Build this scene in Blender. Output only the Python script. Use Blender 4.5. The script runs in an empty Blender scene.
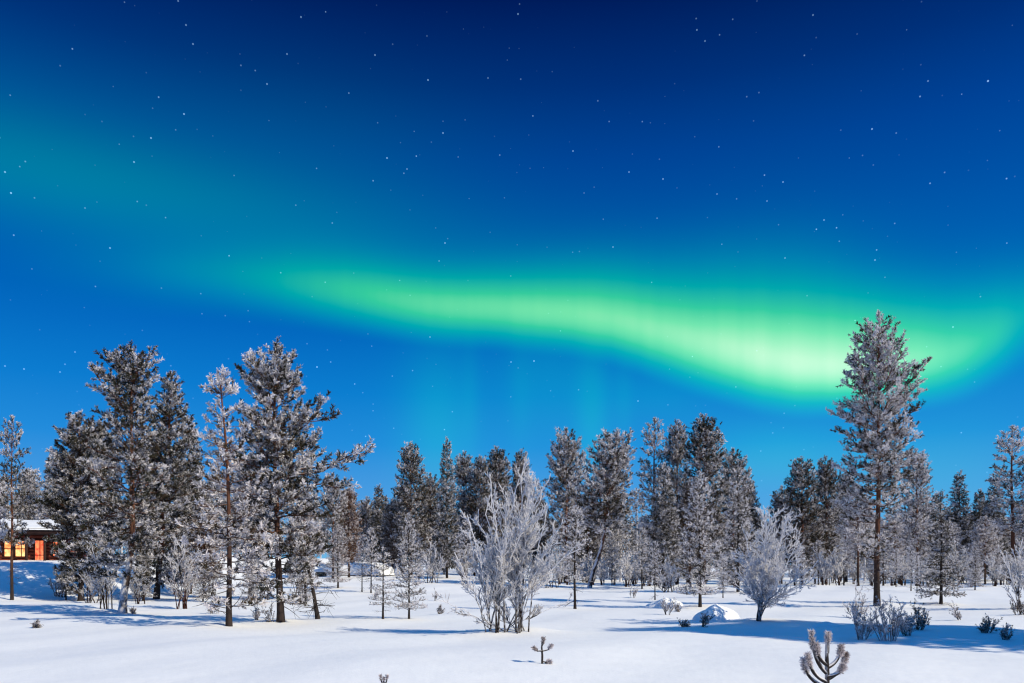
import bpy, math
import numpy as np
from mathutils import Vector

C = bpy.context.scene.collection
SC = bpy.context.scene
F = 796.0            # focal length in pixels of the 1024 px wide frame
YH = 566.0           # horizon row
CAMZ = 1.7

# ------------------------------------------------------------------ camera
cam_d = bpy.data.cameras.new('camera')
cam = bpy.data.objects.new('camera', cam_d); C.objects.link(cam)
cam.location = (0, 0, CAMZ)
cam.rotation_euler = (math.radians(90), 0, 0)
cam_d.sensor_width = 36.0
cam_d.lens = 36.0 * F / 1024.0
cam_d.shift_y = (YH - 341.5) / 1024.0
cam_d.clip_start = 0.1
cam_d.clip_end = 6000
SC.camera = cam

# ------------------------------------------------------------------ moonlight
MOON_EL = math.radians(36)
trav = Vector((-0.87 * math.cos(MOON_EL), 0.49 * math.cos(MOON_EL), -math.sin(MOON_EL)))
sun_d = bpy.data.lights.new('moon_light', 'SUN')
sun_d.energy = 4.6
sun_d.angle = math.radians(0.5)
sun_d.color = (1.0, 0.895, 0.67)
sun = bpy.data.objects.new('moon_light', sun_d); C.objects.link(sun)
sun.rotation_euler = trav.to_track_quat('-Z', 'Y').to_euler()

SC.view_settings.view_transform = 'Standard'
SC.view_settings.look = 'None'
SC.view_settings.exposure = 0.0
SC.view_settings.gamma = 1.0
SC.view_settings.use_curve_mapping = False
SC.cycles.max_bounces = 5
SC.cycles.diffuse_bounces = 3
SC.cycles.glossy_bounces = 2
SC.cycles.transmission_bounces = 3
SC.cycles.use_denoising = True
SC.cycles.denoising_prefilter = 'ACCURATE'
SC.cycles.filter_width = 1.25
SC.cycles.caustics_reflective = False
SC.cycles.caustics_refractive = False


def lin(r, g, b):
    def f(c):
        c /= 255.0
        return c / 12.92 if c <= 0.04045 else ((c + 0.055) / 1.055) ** 2.4
    return (f(r), f(g), f(b), 1.0)


# ------------------------------------------------------------------ night sky with aurora (world)
W = bpy.data.worlds.new('World'); SC.world = W
W.use_nodes = True
nt = W.node_tree; N = nt.nodes; LK = nt.links
N.clear()


class NB:
    """small helper that writes node arithmetic"""
    def __init__(s, tree): s.t = tree
    def node(s, typ, **kw):
        n = s.t.nodes.new(typ)
        for k, v in kw.items(): setattr(n, k, v)
        return n
    def put(s, sock, v):
        if isinstance(v, bpy.types.NodeSocket): s.t.links.new(v, sock)
        else: sock.default_value = v
    def m(s, op, a, b=0.0, c=0.0, clamp=False):
        n = s.node('ShaderNodeMath', operation=op, use_clamp=clamp)
        s.put(n.inputs[0], a); s.put(n.inputs[1], b); s.put(n.inputs[2], c)
        return n.outputs[0]
    def v(s, op, a, b):
        n = s.node('ShaderNodeVectorMath', operation=op)
        s.put(n.inputs[0], a); s.put(n.inputs[1], b)
        return n.outputs['Value'] if op in ('DISTANCE', 'DOT_PRODUCT', 'LENGTH') else n.outputs[0]
    def mr(s, x, a, b, c=0.0, d=1.0, smooth=False):
        n = s.node('ShaderNodeMapRange', clamp=True)
        n.interpolation_type = 'SMOOTHSTEP' if smooth else 'LINEAR'
        s.put(n.inputs[0], x)
        for i, q in enumerate((a, b, c, d)): s.put(n.inputs[i + 1], q)
        return n.outputs[0]
    def ramp(s, x, stops, interp='LINEAR'):
        n = s.node('ShaderNodeValToRGB'); cr = n.color_ramp; cr.interpolation = interp
        while len(cr.elements) < len(stops): cr.elements.new(0.5)
        for e, (p, c) in zip(cr.elements, stops):
            e.position = p; e.color = c
        s.put(n.inputs[0], x)
        return n.outputs[0]
    def curve(s, x, pts):
        n = s.node('ShaderNodeFloatCurve')
        c = n.mapping.curves[0]
        n.mapping.clip_min_y = -10; n.mapping.clip_max_y = 10; n.mapping.use_clip = False
        while len(c.points) < len(pts): c.points.new(0.5, 0.5)
        for p, (a, b) in zip(c.points, pts):
            p.location = (a, b); p.handle_type = 'AUTO'
        n.mapping.update()
        s.put(n.inputs['Value'], x)
        return n.outputs[0]
    def mixc(s, f, a, b, typ='MIX'):
        n = s.node('ShaderNodeMix', data_type='RGBA', blend_type=typ)
        s.put(n.inputs[0], f); s.put(n.inputs[6], a); s.put(n.inputs[7], b)
        return n.outputs[2]


B = NB(nt)
tc = B.node('ShaderNodeTexCoord').outputs['Generated']
D = B.node('ShaderNodeVectorMath', operation='NORMALIZE'); LK.new(tc, D.inputs[0]); D = D.outputs[0]
sx = B.node('ShaderNodeSeparateXYZ'); LK.new(D, sx.inputs[0])
dx, dy, dz = sx.outputs
azi = B.m('ARCTAN2', dx, dy)                                   # bearing, 0 = straight ahead
hyp = B.m('SQRT', B.m('ADD', B.m('MULTIPLY', dx, dx), B.m('MULTIPLY', dy, dy)))
te = B.m('DIVIDE', dz, B.m('MAXIMUM', hyp, 1e-4))              # tangent of the elevation
elev = B.m('ARCTANGENT', te)


def bearing(px): return math.atan((px - 512) / F)
def tanel(px, py): return (YH - py) / F * math.cos(bearing(px))


A0, A1 = math.radians(-48), math.radians(48)
a01 = B.mr(azi, A0, A1)
def a_of(px): return (bearing(px) - A0) / (A1 - A0)


E = lambda d: d / 90.0
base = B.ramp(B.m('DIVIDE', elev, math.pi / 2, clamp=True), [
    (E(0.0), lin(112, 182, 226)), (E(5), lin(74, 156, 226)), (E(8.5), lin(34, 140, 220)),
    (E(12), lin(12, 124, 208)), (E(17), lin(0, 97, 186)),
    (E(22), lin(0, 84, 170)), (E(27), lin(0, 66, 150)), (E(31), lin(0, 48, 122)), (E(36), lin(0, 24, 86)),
    (E(42), lin(0, 40, 112)), (E(58), lin(34, 140, 222)), (E(90), lin(44, 150, 232))])  # overhead stops, out of view, brightened as added fill for the snow shadows

# main arc
low = [(-300, 300), (0, 296), (180, 302), (260, 308), (330, 317), (430, 331), (512, 336), (600, 347), (660, 367),
       (720, 388), (775, 401), (830, 402), (900, 395), (960, 385), (1010, 360), (1060, 330), (1300, 250)]
inten = [(-300, 0.0), (60, 0.03), (180, 0.15), (250, 0.29), (320, 0.53), (400, 0.75), (512, 0.86), (600, 0.93), (690, 1.06),
         (770, 1.24), (840, 1.22), (900, 0.98), (960, 0.72), (1000, 0.50), (1040, 0.28), (1300, 0.0)]
width = [(-300, 50), (180, 36), (330, 38), (500, 42), (640, 56), (740, 72), (800, 76), (880, 66), (960, 54), (1024, 44), (1300, 40)]
# scaled into a 0..1 curve range
e_low = B.curve(a01, [(a_of(x), tanel(x, y)) for x, y in low])
e_i = B.curve(a01, [(a_of(x), v / 2.0) for x, v in inten])
e_w = B.curve(a01, [(a_of(x), w / F) for x, w in width])
s_ = B.m('SUBTRACT', te, e_low)
e_r = B.curve(a01, [(a_of(x), w / F) for x, w in [(-300, 40), (300, 40), (500, 36), (600, 38), (680, 46), (750, 50), (800, 44), (850, 38), (920, 36), (1000, 38), (1300, 40)]])
rise = B.mr(s_, -20 / F, e_r, smooth=True)
sp = B.m('DIVIDE', B.m('MAXIMUM', B.m('SUBTRACT', s_, B.m('MULTIPLY', e_r, 0.38)), 0.0), e_w)
fall = B.m('EXPONENT', B.m('MULTIPLY', B.m('MULTIPLY', sp, sp), -1.0))
halo = B.m('MULTIPLY', B.m('EXPONENT', B.m('MULTIPLY', sp, -1.0)), 0.07)
streak = B.node('ShaderNodeTexNoise', noise_dimensions='1D')
B.put(streak.inputs['W'], B.m('MULTIPLY', azi, 9.0)); streak.inputs['Detail'].default_value = 1.5
stv = B.mr(streak.outputs[0], 0.25, 0.75, 0.98, 1.02)
main = B.m('MULTIPLY', B.m('MULTIPLY', B.m('MULTIPLY', e_i, 2.0), rise), B.m('ADD', fall, halo))
main = B.m('MULTIPLY', main, stv)


def blob(px, py, wx, wy, amp, tilt=0.0):
    u = B.m('DIVIDE', B.m('SUBTRACT', azi, bearing(px)), wx / F)
    v = B.m('SUBTRACT', te, tanel(px, py))
    if tilt: v = B.m('ADD', v, B.m('MULTIPLY', B.m('SUBTRACT', azi, bearing(px)), tilt))
    v = B.m('DIVIDE', v, wy / F)
    q = B.m('ADD', B.m('MULTIPLY', u, u), B.m('MULTIPLY', v, v))
    return B.m('MULTIPLY', B.m('EXPONENT', B.m('MULTIPLY', q, -1.0)), amp)


glow = main
for a in [(30, 172, 210, 46, 0.115), (30, 110, 200, 60, 0.03), (320, 150, 170, 80, 0.025), (340, 236, 200, 50, 0.045), (640, 258, 240, 34, 0.015),
          (437, 425, 34, 75, 0.115), (592, 415, 17, 70, 0.11), (548, 375, 46, 55, 0.06), (512, 410, 140, 80, 0.035),
          (470, 395, 9, 60, 0.035), (520, 395, 11, 55, 0.035), (624, 400, 9, 50, 0.04), (770, 455, 80, 36, 0.125), (935, 468, 90, 45, 0.085), (985, 330, 70, 60, 0.06), (660, 395, 60, 30, 0.06)]:
    glow = B.m('ADD', glow, blob(*a))
aur = B.ramp(B.m('DIVIDE', glow, 1.2, clamp=True), [
    (0.0, (0, 0, 0, 1)), (0.28, (0.0, 0.29, 0.0, 1)), (0.50, (0.035, 0.52, 0.0, 1)), (0.70, (0.17, 0.70, 0.06, 1)),
    (0.86, (0.36, 0.80, 0.16, 1)), (1.0, (0.56, 0.87, 0.27, 1))])
# the bright green takes over from the blue behind it
bl = B.mr(glow, 0.14, 0.60, 1.0, 0.74)
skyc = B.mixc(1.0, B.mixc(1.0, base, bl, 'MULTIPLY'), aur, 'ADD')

# stars: faint ones scattered over the whole vault, brighter ones one by one
star = None
for sc_, lo, hi, st in ((84.0, 0.0, 0.082, 0.75), (48.0, 0.0, 0.045, 1.2)):
    vo = B.node('ShaderNodeTexVoronoi', feature='F1', distance='EUCLIDEAN')
    LK.new(D, vo.inputs['Vector']); vo.inputs['Scale'].default_value = sc_
    sp3 = B.node('ShaderNodeSeparateColor'); LK.new(vo.outputs['Color'], sp3.inputs[0])
    br = B.m('MULTIPLY', B.m('POWER', sp3.outputs[0], 2.2), st)
    q = B.m('MULTIPLY', B.mr(vo.outputs['Distance'], lo, hi, 1.0, 0.0), br)
    star = q if star is None else B.m('ADD', star, q)
bright = [(301, 17, .45), (186, 25, .4), (193, 44, .45), (287, 54, .4), (375, 55, .45), (267, 84, .5), (428, 80, .6), (488, 78, .3),
          (184, 114, .75), (443, 133, .6), (151, 138, .7), (134, 162, .65), (5, 172, .7), (11, 193, .95), (387, 158, .75), (407, 169, .45),
          (110, 248, .7), (445, 243, .65), (85, 208, .3), (518, 14, .45), (988, 81, .9), (872, 129, .7), (573, 151, .55), (629, 172, .5),
          (663, 179, .6), (783, 182, .55), (824, 220, .55), (613, 247, .5), (875, 260, .55), (785, 258, .45), (717, 194, .4),
          (767, 201, .4), (705, 41, .35), (813, 15, .35), (928, 81, .35), (317, 367, 1.0), (295, 354, .45), (534, 361, .9), (511, 362, .65),
          (430, 337, .5), (24, 369, .6), (5, 366, .5), (60, 372, .5), (75, 352, .45), (638, 401, .6), (953, 327, .6)]
for px, py, v in bright:
    d = Vector(((px - 512) / F, 1.0, (YH - py) / F)).normalized()
    q = B.m('MULTIPLY', B.mr(B.v('DISTANCE', D, tuple(d)), 0.0001, 0.0010, 1.0, 0.0), v * 1.25)
    star = B.m('ADD', star, q)
starc = B.mixc(1.0, (0.42, 0.72, 1.0, 1), star, 'MULTIPLY')
skyc = B.mixc(1.0, skyc, starc, 'ADD')
# below the horizon: snow far off
skyc = B.mixc(B.mr(dz, -0.02, -0.002, 1.0, 0.0), skyc, lin(120, 150, 200))
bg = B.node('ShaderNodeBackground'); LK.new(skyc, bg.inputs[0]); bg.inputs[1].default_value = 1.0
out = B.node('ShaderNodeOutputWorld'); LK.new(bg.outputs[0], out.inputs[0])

# ------------------------------------------------------------------ materials
def new_mat(name):
    m = bpy.data.materials.new(name); m.use_nodes = True
    t = m.node_tree; t.nodes.clear()
    b = NB(t)
    o = b.node('ShaderNodeOutputMaterial')
    p = b.node('ShaderNodeBsdfPrincipled'); t.links.new(p.outputs[0], o.inputs[0])
    p.inputs['Roughness'].default_value = 0.9
    p.inputs['Specular IOR Level'].default_value = 0.15
    return m, b, p, o


def noise(b, vec, scale, detail=3.0, rough=0.55):
    n = b.node('ShaderNodeTexNoise'); n.inputs['Scale'].default_value = scale
    n.inputs['Detail'].default_value = detail; n.inputs['Roughness'].default_value = rough
    if vec is not None: b.t.links.new(vec, n.inputs['Vector'])
    return n.outputs[0]


def mat_snow(name='snow', col=(0.86, 0.87, 0.90, 1), bump=0.35):
    m, b, p, o = new_mat(name)
    co = b.node('ShaderNodeTexCoord').outputs['Object']
    n1 = noise(b, co, 1.6, 6, 0.6); n2 = noise(b, co, 22, 3, 0.6)
    n3 = noise(b, co, 6.5, 4, 0.6)
    h = b.m('ADD', b.m('ADD', b.m('MULTIPLY', n1, 0.11), b.m('MULTIPLY', n3, 0.02)), b.m('MULTIPLY', n2, 0.004))
    bp = b.node('ShaderNodeBump'); bp.inputs['Strength'].default_value = bump; bp.inputs['Distance'].default_value = 1.0
    b.t.links.new(h, bp.inputs['Height']); b.t.links.new(bp.outputs[0], p.inputs['Normal'])
    c = b.mixc(b.mr(n1, 0.3, 0.7), tuple(x * 0.96 for x in col[:3]) + (1,), col)
    b.t.links.new(c, p.inputs['Base Color'])
    p.inputs['Roughness'].default_value = 0.7
    return m


def mat_needles():
    """needles: green, or bleached by rime; 'frost' is the amount of rime carried by each needle"""
    m, b, p, o = new_mat('frosted_needles')
    at = b.node('ShaderNodeAttribute', attribute_name='frost').outputs['Fac']
    oi = b.node('ShaderNodeObjectInfo')
    sp = b.node('ShaderNodeSeparateColor'); b.t.links.new(oi.outputs['Color'], sp.inputs[0])
    bias = b.m('SUBTRACT', sp.outputs[0], 0.5)
    rust = sp.outputs[1]
    co = b.node('ShaderNodeTexCoord').outputs['Object']
    n = noise(b, co, 0.9, 2)
    green = b.mixc(b.mr(n, 0.35, 0.65), (0.026, 0.032, 0.020, 1), (0.068, 0.050, 0.032, 1))
    green = b.mixc(rust, green, (0.26, 0.10, 0.045, 1))  # mixes the needles toward a reddish brown tint, set per object
    f = b.mr(b.m('ADD', at, bias), 0.30, 0.80)
    rime = b.mixc(b.m('MULTIPLY', rust, 0.5), (0.77, 0.74, 0.775, 1), (0.66, 0.46, 0.37, 1))  # rime takes on half of the same tint
    c = b.mixc(f, green, rime)
    b.t.links.new(c, p.inputs['Base Color'])
    tr = b.node('ShaderNodeBsdfTranslucent'); b.t.links.new(c, tr.inputs[0])
    mx = b.node('ShaderNodeMixShader'); mx.inputs[0].default_value = 0.22
    b.t.links.new(p.outputs[0], mx.inputs[1]); b.t.links.new(tr.outputs[0], mx.inputs[2])
    b.t.links.new(mx.outputs[0], o.inputs[0])
    return m


def mat_bark(name, low, high, hz, rime=(0.62, 0.61, 0.65, 1)):
    """bark with rime and snow plastered on one side and on top of limbs; object colour red = amount"""
    m, b, p, o = new_mat(name)
    co = b.node('ShaderNodeTexCoord').outputs['Object']
    sp = b.node('ShaderNodeSeparateXYZ'); b.t.links.new(co, sp.inputs[0])
    mp = b.node('ShaderNodeMapping'); mp.inputs['Scale'].default_value = (9, 9, 2.2); b.t.links.new(co, mp.inputs[0])
    n = noise(b, mp.outputs[0], 1.6, 5, 0.65)
    c = b.mixc(b.mr(sp.outputs[2], hz[0], hz[1]), low, high)
    c = b.mixc(b.mr(n, 0.35, 0.62), b.mixc(0.55, c, (0.012, 0.010, 0.010, 1)), c)
    g = b.node('ShaderNodeNewGeometry')
    sn = b.node('ShaderNodeSeparateXYZ'); b.t.links.new(g.outputs['Normal'], sn.inputs[0])
    oi = b.node('ShaderNodeObjectInfo')
    so = b.node('ShaderNodeSeparateColor'); b.t.links.new(oi.outputs['Color'], so.inputs[0])
    n2 = noise(b, co, 3.2, 4, 0.6)
    k = b.m('ADD', b.m('MULTIPLY', sn.outputs[2], 0.55), b.m('MULTIPLY', n2, 0.9))
    k = b.m('ADD', k, b.m('MULTIPLY', sn.outputs[0], -0.12))
    hl = b.m('MULTIPLY', so.outputs[2], 10.0)
    k = b.m('ADD', k, b.m('MULTIPLY', so.outputs[0], b.mr(sp.outputs[2], hl, b.m('ADD', hl, 1.0), 1.0, 0.2)))
    c = b.mixc(b.mr(k, 1.02, 1.22), c, rime)
    b.t.links.new(c, p.inputs['Base Color'])
    bp = b.node('ShaderNodeBump'); bp.inputs['Strength'].default_value = 0.6; bp.inputs['Distance'].default_value = 0.03
    b.t.links.new(n, bp.inputs['Height']); b.t.links.new(bp.outputs[0], p.inputs['Normal'])
    return m


def mat_rime_twigs():
    m, b, p, o = new_mat('rimed_twigs')
    at = b.node('ShaderNodeAttribute', attribute_name='frost').outputs['Fac']
    oi = b.node('ShaderNodeObjectInfo')
    sp = b.node('ShaderNodeSeparateColor'); b.t.links.new(oi.outputs['Color'], sp.inputs[0])
    co = b.node('ShaderNodeTexCoord').outputs['Object']
    n = noise(b, co, 9.0, 3)
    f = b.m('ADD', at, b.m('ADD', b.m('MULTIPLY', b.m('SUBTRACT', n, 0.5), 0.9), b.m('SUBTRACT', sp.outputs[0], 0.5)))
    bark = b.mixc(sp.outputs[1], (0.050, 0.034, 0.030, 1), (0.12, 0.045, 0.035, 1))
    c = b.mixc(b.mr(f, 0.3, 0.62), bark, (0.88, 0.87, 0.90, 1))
    b.t.links.new(c, p.inputs['Base Color'])
    tr = b.node('ShaderNodeBsdfTranslucent'); b.t.links.new(c, tr.inputs[0])
    mx = b.node('ShaderNodeMixShader'); mx.inputs[0].default_value = 0.58
    b.t.links.new(p.outputs[0], mx.inputs[1]); b.t.links.new(tr.outputs[0], mx.inputs[2])
    b.t.links.new(mx.outputs[0], o.inputs[0])
    return m


def mat_plain(name, col, rough=0.8, nscale=6.0, amt=0.35):
    m, b, p, o = new_mat(name)
    co = b.node('ShaderNodeTexCoord').outputs['Object']
    n = noise(b, co, nscale, 4)
    c = b.mixc(b.mr(n, 0.3, 0.7), tuple(x * (1 - amt) for x in col) + (1,), tuple(col) + (1,))
    b.t.links.new(c, p.inputs['Base Color']); p.inputs['Roughness'].default_value = rough
    return m


def mat_lit(name, col_a, col_b, strength):
    """curtained window with the lamps on behind it"""
    m, b, p, o = new_mat(name)
    co = b.node('ShaderNodeTexCoord').outputs['Object']
    n = noise(b, co, 4.5, 4)
    c = b.mixc(b.mr(n, 0.35, 0.65), col_a + (1,), col_b + (1,))
    p.inputs['Base Color'].default_value = (0.2, 0.12, 0.08, 1)
    p.inputs['Roughness'].default_value = 0.2
    b.t.links.new(c, p.inputs['Emission Color']); p.inputs['Emission Strength'].default_value = strength
    return m


M_SNOW = mat_snow()
M_GROUND = mat_snow('snow_cover', bump=0.22)
M_NEEDLE = mat_needles()
M_PINE = mat_bark('pine_bark', (0.045, 0.033, 0.030, 1), (0.19, 0.078, 0.045, 1), (1.0, 5.0))
M_SPRUCE = mat_bark('spruce_bark', (0.040, 0.032, 0.030, 1), (0.055, 0.042, 0.036, 1), (0.0, 6.0))
M_TWIG = mat_rime_twigs()
M_LOG = mat_plain('dark_logs', (0.20, 0.048, 0.030), 0.8, 3.0)
M_FASCIA = mat_plain('fascia_boards', (0.045, 0.022, 0.018), 0.7, 5.0)
M_FRAME = mat_plain('window_frames', (0.09, 0.028, 0.02), 0.6, 5.0)
M_ROCK = mat_plain('dark_stone', (0.07, 0.066, 0.07), 0.9, 3.0)
M_GLOWY = mat_lit('lamplit_yellow_glass', (1.0, 0.20, 0.05), (1.0, 0.62, 0.24), 1.8)
M_GLOWR = mat_lit('lamplit_red_glass', (0.9, 0.045, 0.02), (1.0, 0.26, 0.10), 1.5)

# ------------------------------------------------------------------ mesh helpers
def build_mesh(name, V, tris=None, quads=None, frost=None, smooth=False):
    me = bpy.data.meshes.new(name)
    V = np.asarray(V, np.float32).reshape(-1, 3)
    me.vertices.add(len(V)); me.vertices.foreach_set('co', V.ravel())
    parts, starts, off = [], [], 0
    if quads is not None and len(quads):
        q = np.asarray(quads, np.int32).reshape(-1, 4); parts.append(q.ravel()); starts.append(np.arange(len(q)) * 4); off = q.size
    if tris is not None and len(tris):
        t = np.asarray(tris, np.int32).reshape(-1, 3); parts.append(t.ravel()); starts.append(np.arange(len(t)) * 3 + off)
    idx = np.concatenate(parts).astype(np.int32); st = np.concatenate(starts).astype(np.int32)
    me.loops.add(len(idx)); me.loops.foreach_set('vertex_index', idx)
    me.polygons.add(len(st)); me.polygons.foreach_set('loop_start', st)
    if smooth: me.polygons.foreach_set('use_smooth', np.ones(len(st), bool))
    me.update(calc_edges=True)
    if frost is not None:
        at = me.attributes.new('frost', 'FLOAT', 'POINT'); at.data.foreach_set('value', np.asarray(frost, np.float32))
    return me


def nrm(a): return a / np.maximum(np.linalg.norm(a, axis=-1, keepdims=True), 1e-9)


def tubes(P, R, S=4, rng=None):
    """P (n,k,3) R (n,k) -> verts, quads, radius per vert"""
    n, k, _ = P.shape
    T = nrm(np.gradient(P, axis=1))
    ref = np.tile(np.array([0.31, 0.17, 0.93]), (n, 1))
    par = np.abs((T[:, k // 2] * nrm(ref)).sum(1)) > 0.85
    ref[par] = (0.9, 0.35, 0.1)
    a = nrm(np.cross(T, ref[:, None, :])); b = np.cross(T, a)
    th = np.arange(S) / S * 2 * np.pi
    ring = a[:, :, None, :] * np.cos(th)[None, None, :, None] + b[:, :, None, :] * np.sin(th)[None, None, :, None]
    V = P[:, :, None, :] + ring * R[:, :, None, None]
    i = np.arange(n)[:, None, None] * k * S; j = np.arange(k - 1)[None, :, None] * S; s = np.arange(S)[None, None, :]
    s2 = (s + 1) % S
    q = np.stack(np.broadcast_arrays(i + j + s, i + j + s2, i + j + S + s2, i + j + S + s), -1).reshape(-1, 4)
    return V.reshape(-1, 3), q, np.repeat(R.reshape(-1), S)


class Buf:
    def __init__(s): s.V, s.Q, s.T, s.A, s.n = [], [], [], [], 0
    def quads(s, V, q, a=None):
        s.V.append(V); s.Q.append(q + s.n); s.n += len(V); s.A.append(np.zeros(len(V)) if a is None else a)
    def tris(s, V, t, a=None):
        s.V.append(V); s.T.append(t + s.n); s.n += len(V); s.A.append(np.zeros(len(V)) if a is None else a)
    def mesh(s, name, smooth=False, attr=True):
        return build_mesh(name, np.concatenate(s.V), np.concatenate(s.T) if s.T else None,
                          np.concatenate(s.Q) if s.Q else None, np.concatenate(s.A) if attr else None, smooth)


def arcs(p0, d, L, g, K):
    """n curved twigs: start, unit direction, length, bend vector -> (n,K,3)"""
    s = np.linspace(0, 1, K)[None, :, None]
    return p0[:, None, :] + d[:, None, :] * L[:, None, None] * s + g[:, None, :] * L[:, None, None] * s * s


def blades(rng, pos, d, ln, frost, nb, nl, w, spread=(25, 70)):
    """needle sprays along shoots"""
    n = len(pos)
    t = rng.random((n, nb, 1)) ** 0.8
    base_ = pos[:, None, :] + d[:, None, :] * ln[:, None, None] * t
    r = rng.normal(size=(n, nb, 3)); r -= (r * d[:, None, :]).sum(-1, keepdims=True) * d[:, None, :]; r = nrm(r)
    be = np.radians(rng.uniform(spread[0], spread[1], (n, nb, 1)))
    bd = d[:, None, :] * np.cos(be) + r * np.sin(be)
    side = nrm(np.cross(bd, rng.normal(size=(n, nb, 3))))
    L = nl * rng.uniform(0.7, 1.25, (n, nb, 1)) * (ln / ln.mean())[:, None, None]
    wv = w * rng.uniform(0.7, 1.3, (n, nb, 1))
    v0 = base_ - side * wv * 0.5; v1 = base_ + side * wv * 0.5; v2 = base_ + bd * L + side * wv * 0.25; v3 = base_ + bd * L - side * wv * 0.25
    V = np.stack([v0, v1, v2, v3], 2).reshape(-1, 3)
    q = np.arange(n * nb * 4).reshape(-1, 4)
    fr = frost[:, None] + rng.normal(0, 0.10, (n, nb))
    A = np.stack([fr - 0.22, fr - 0.22, fr + 0.2, fr + 0.2], 2).reshape(-1)
    return V, q, A


def prof_pts(ts, ls, rs):
    ts, ls, rs = map(np.asarray, (ts, ls, rs))
    def f(t, az):
        c = 0.5 * (1 + np.cos(az))
        return np.interp(t, ts, ls) * (1 - c) + np.interp(t, ts, rs) * c
    return f


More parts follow.
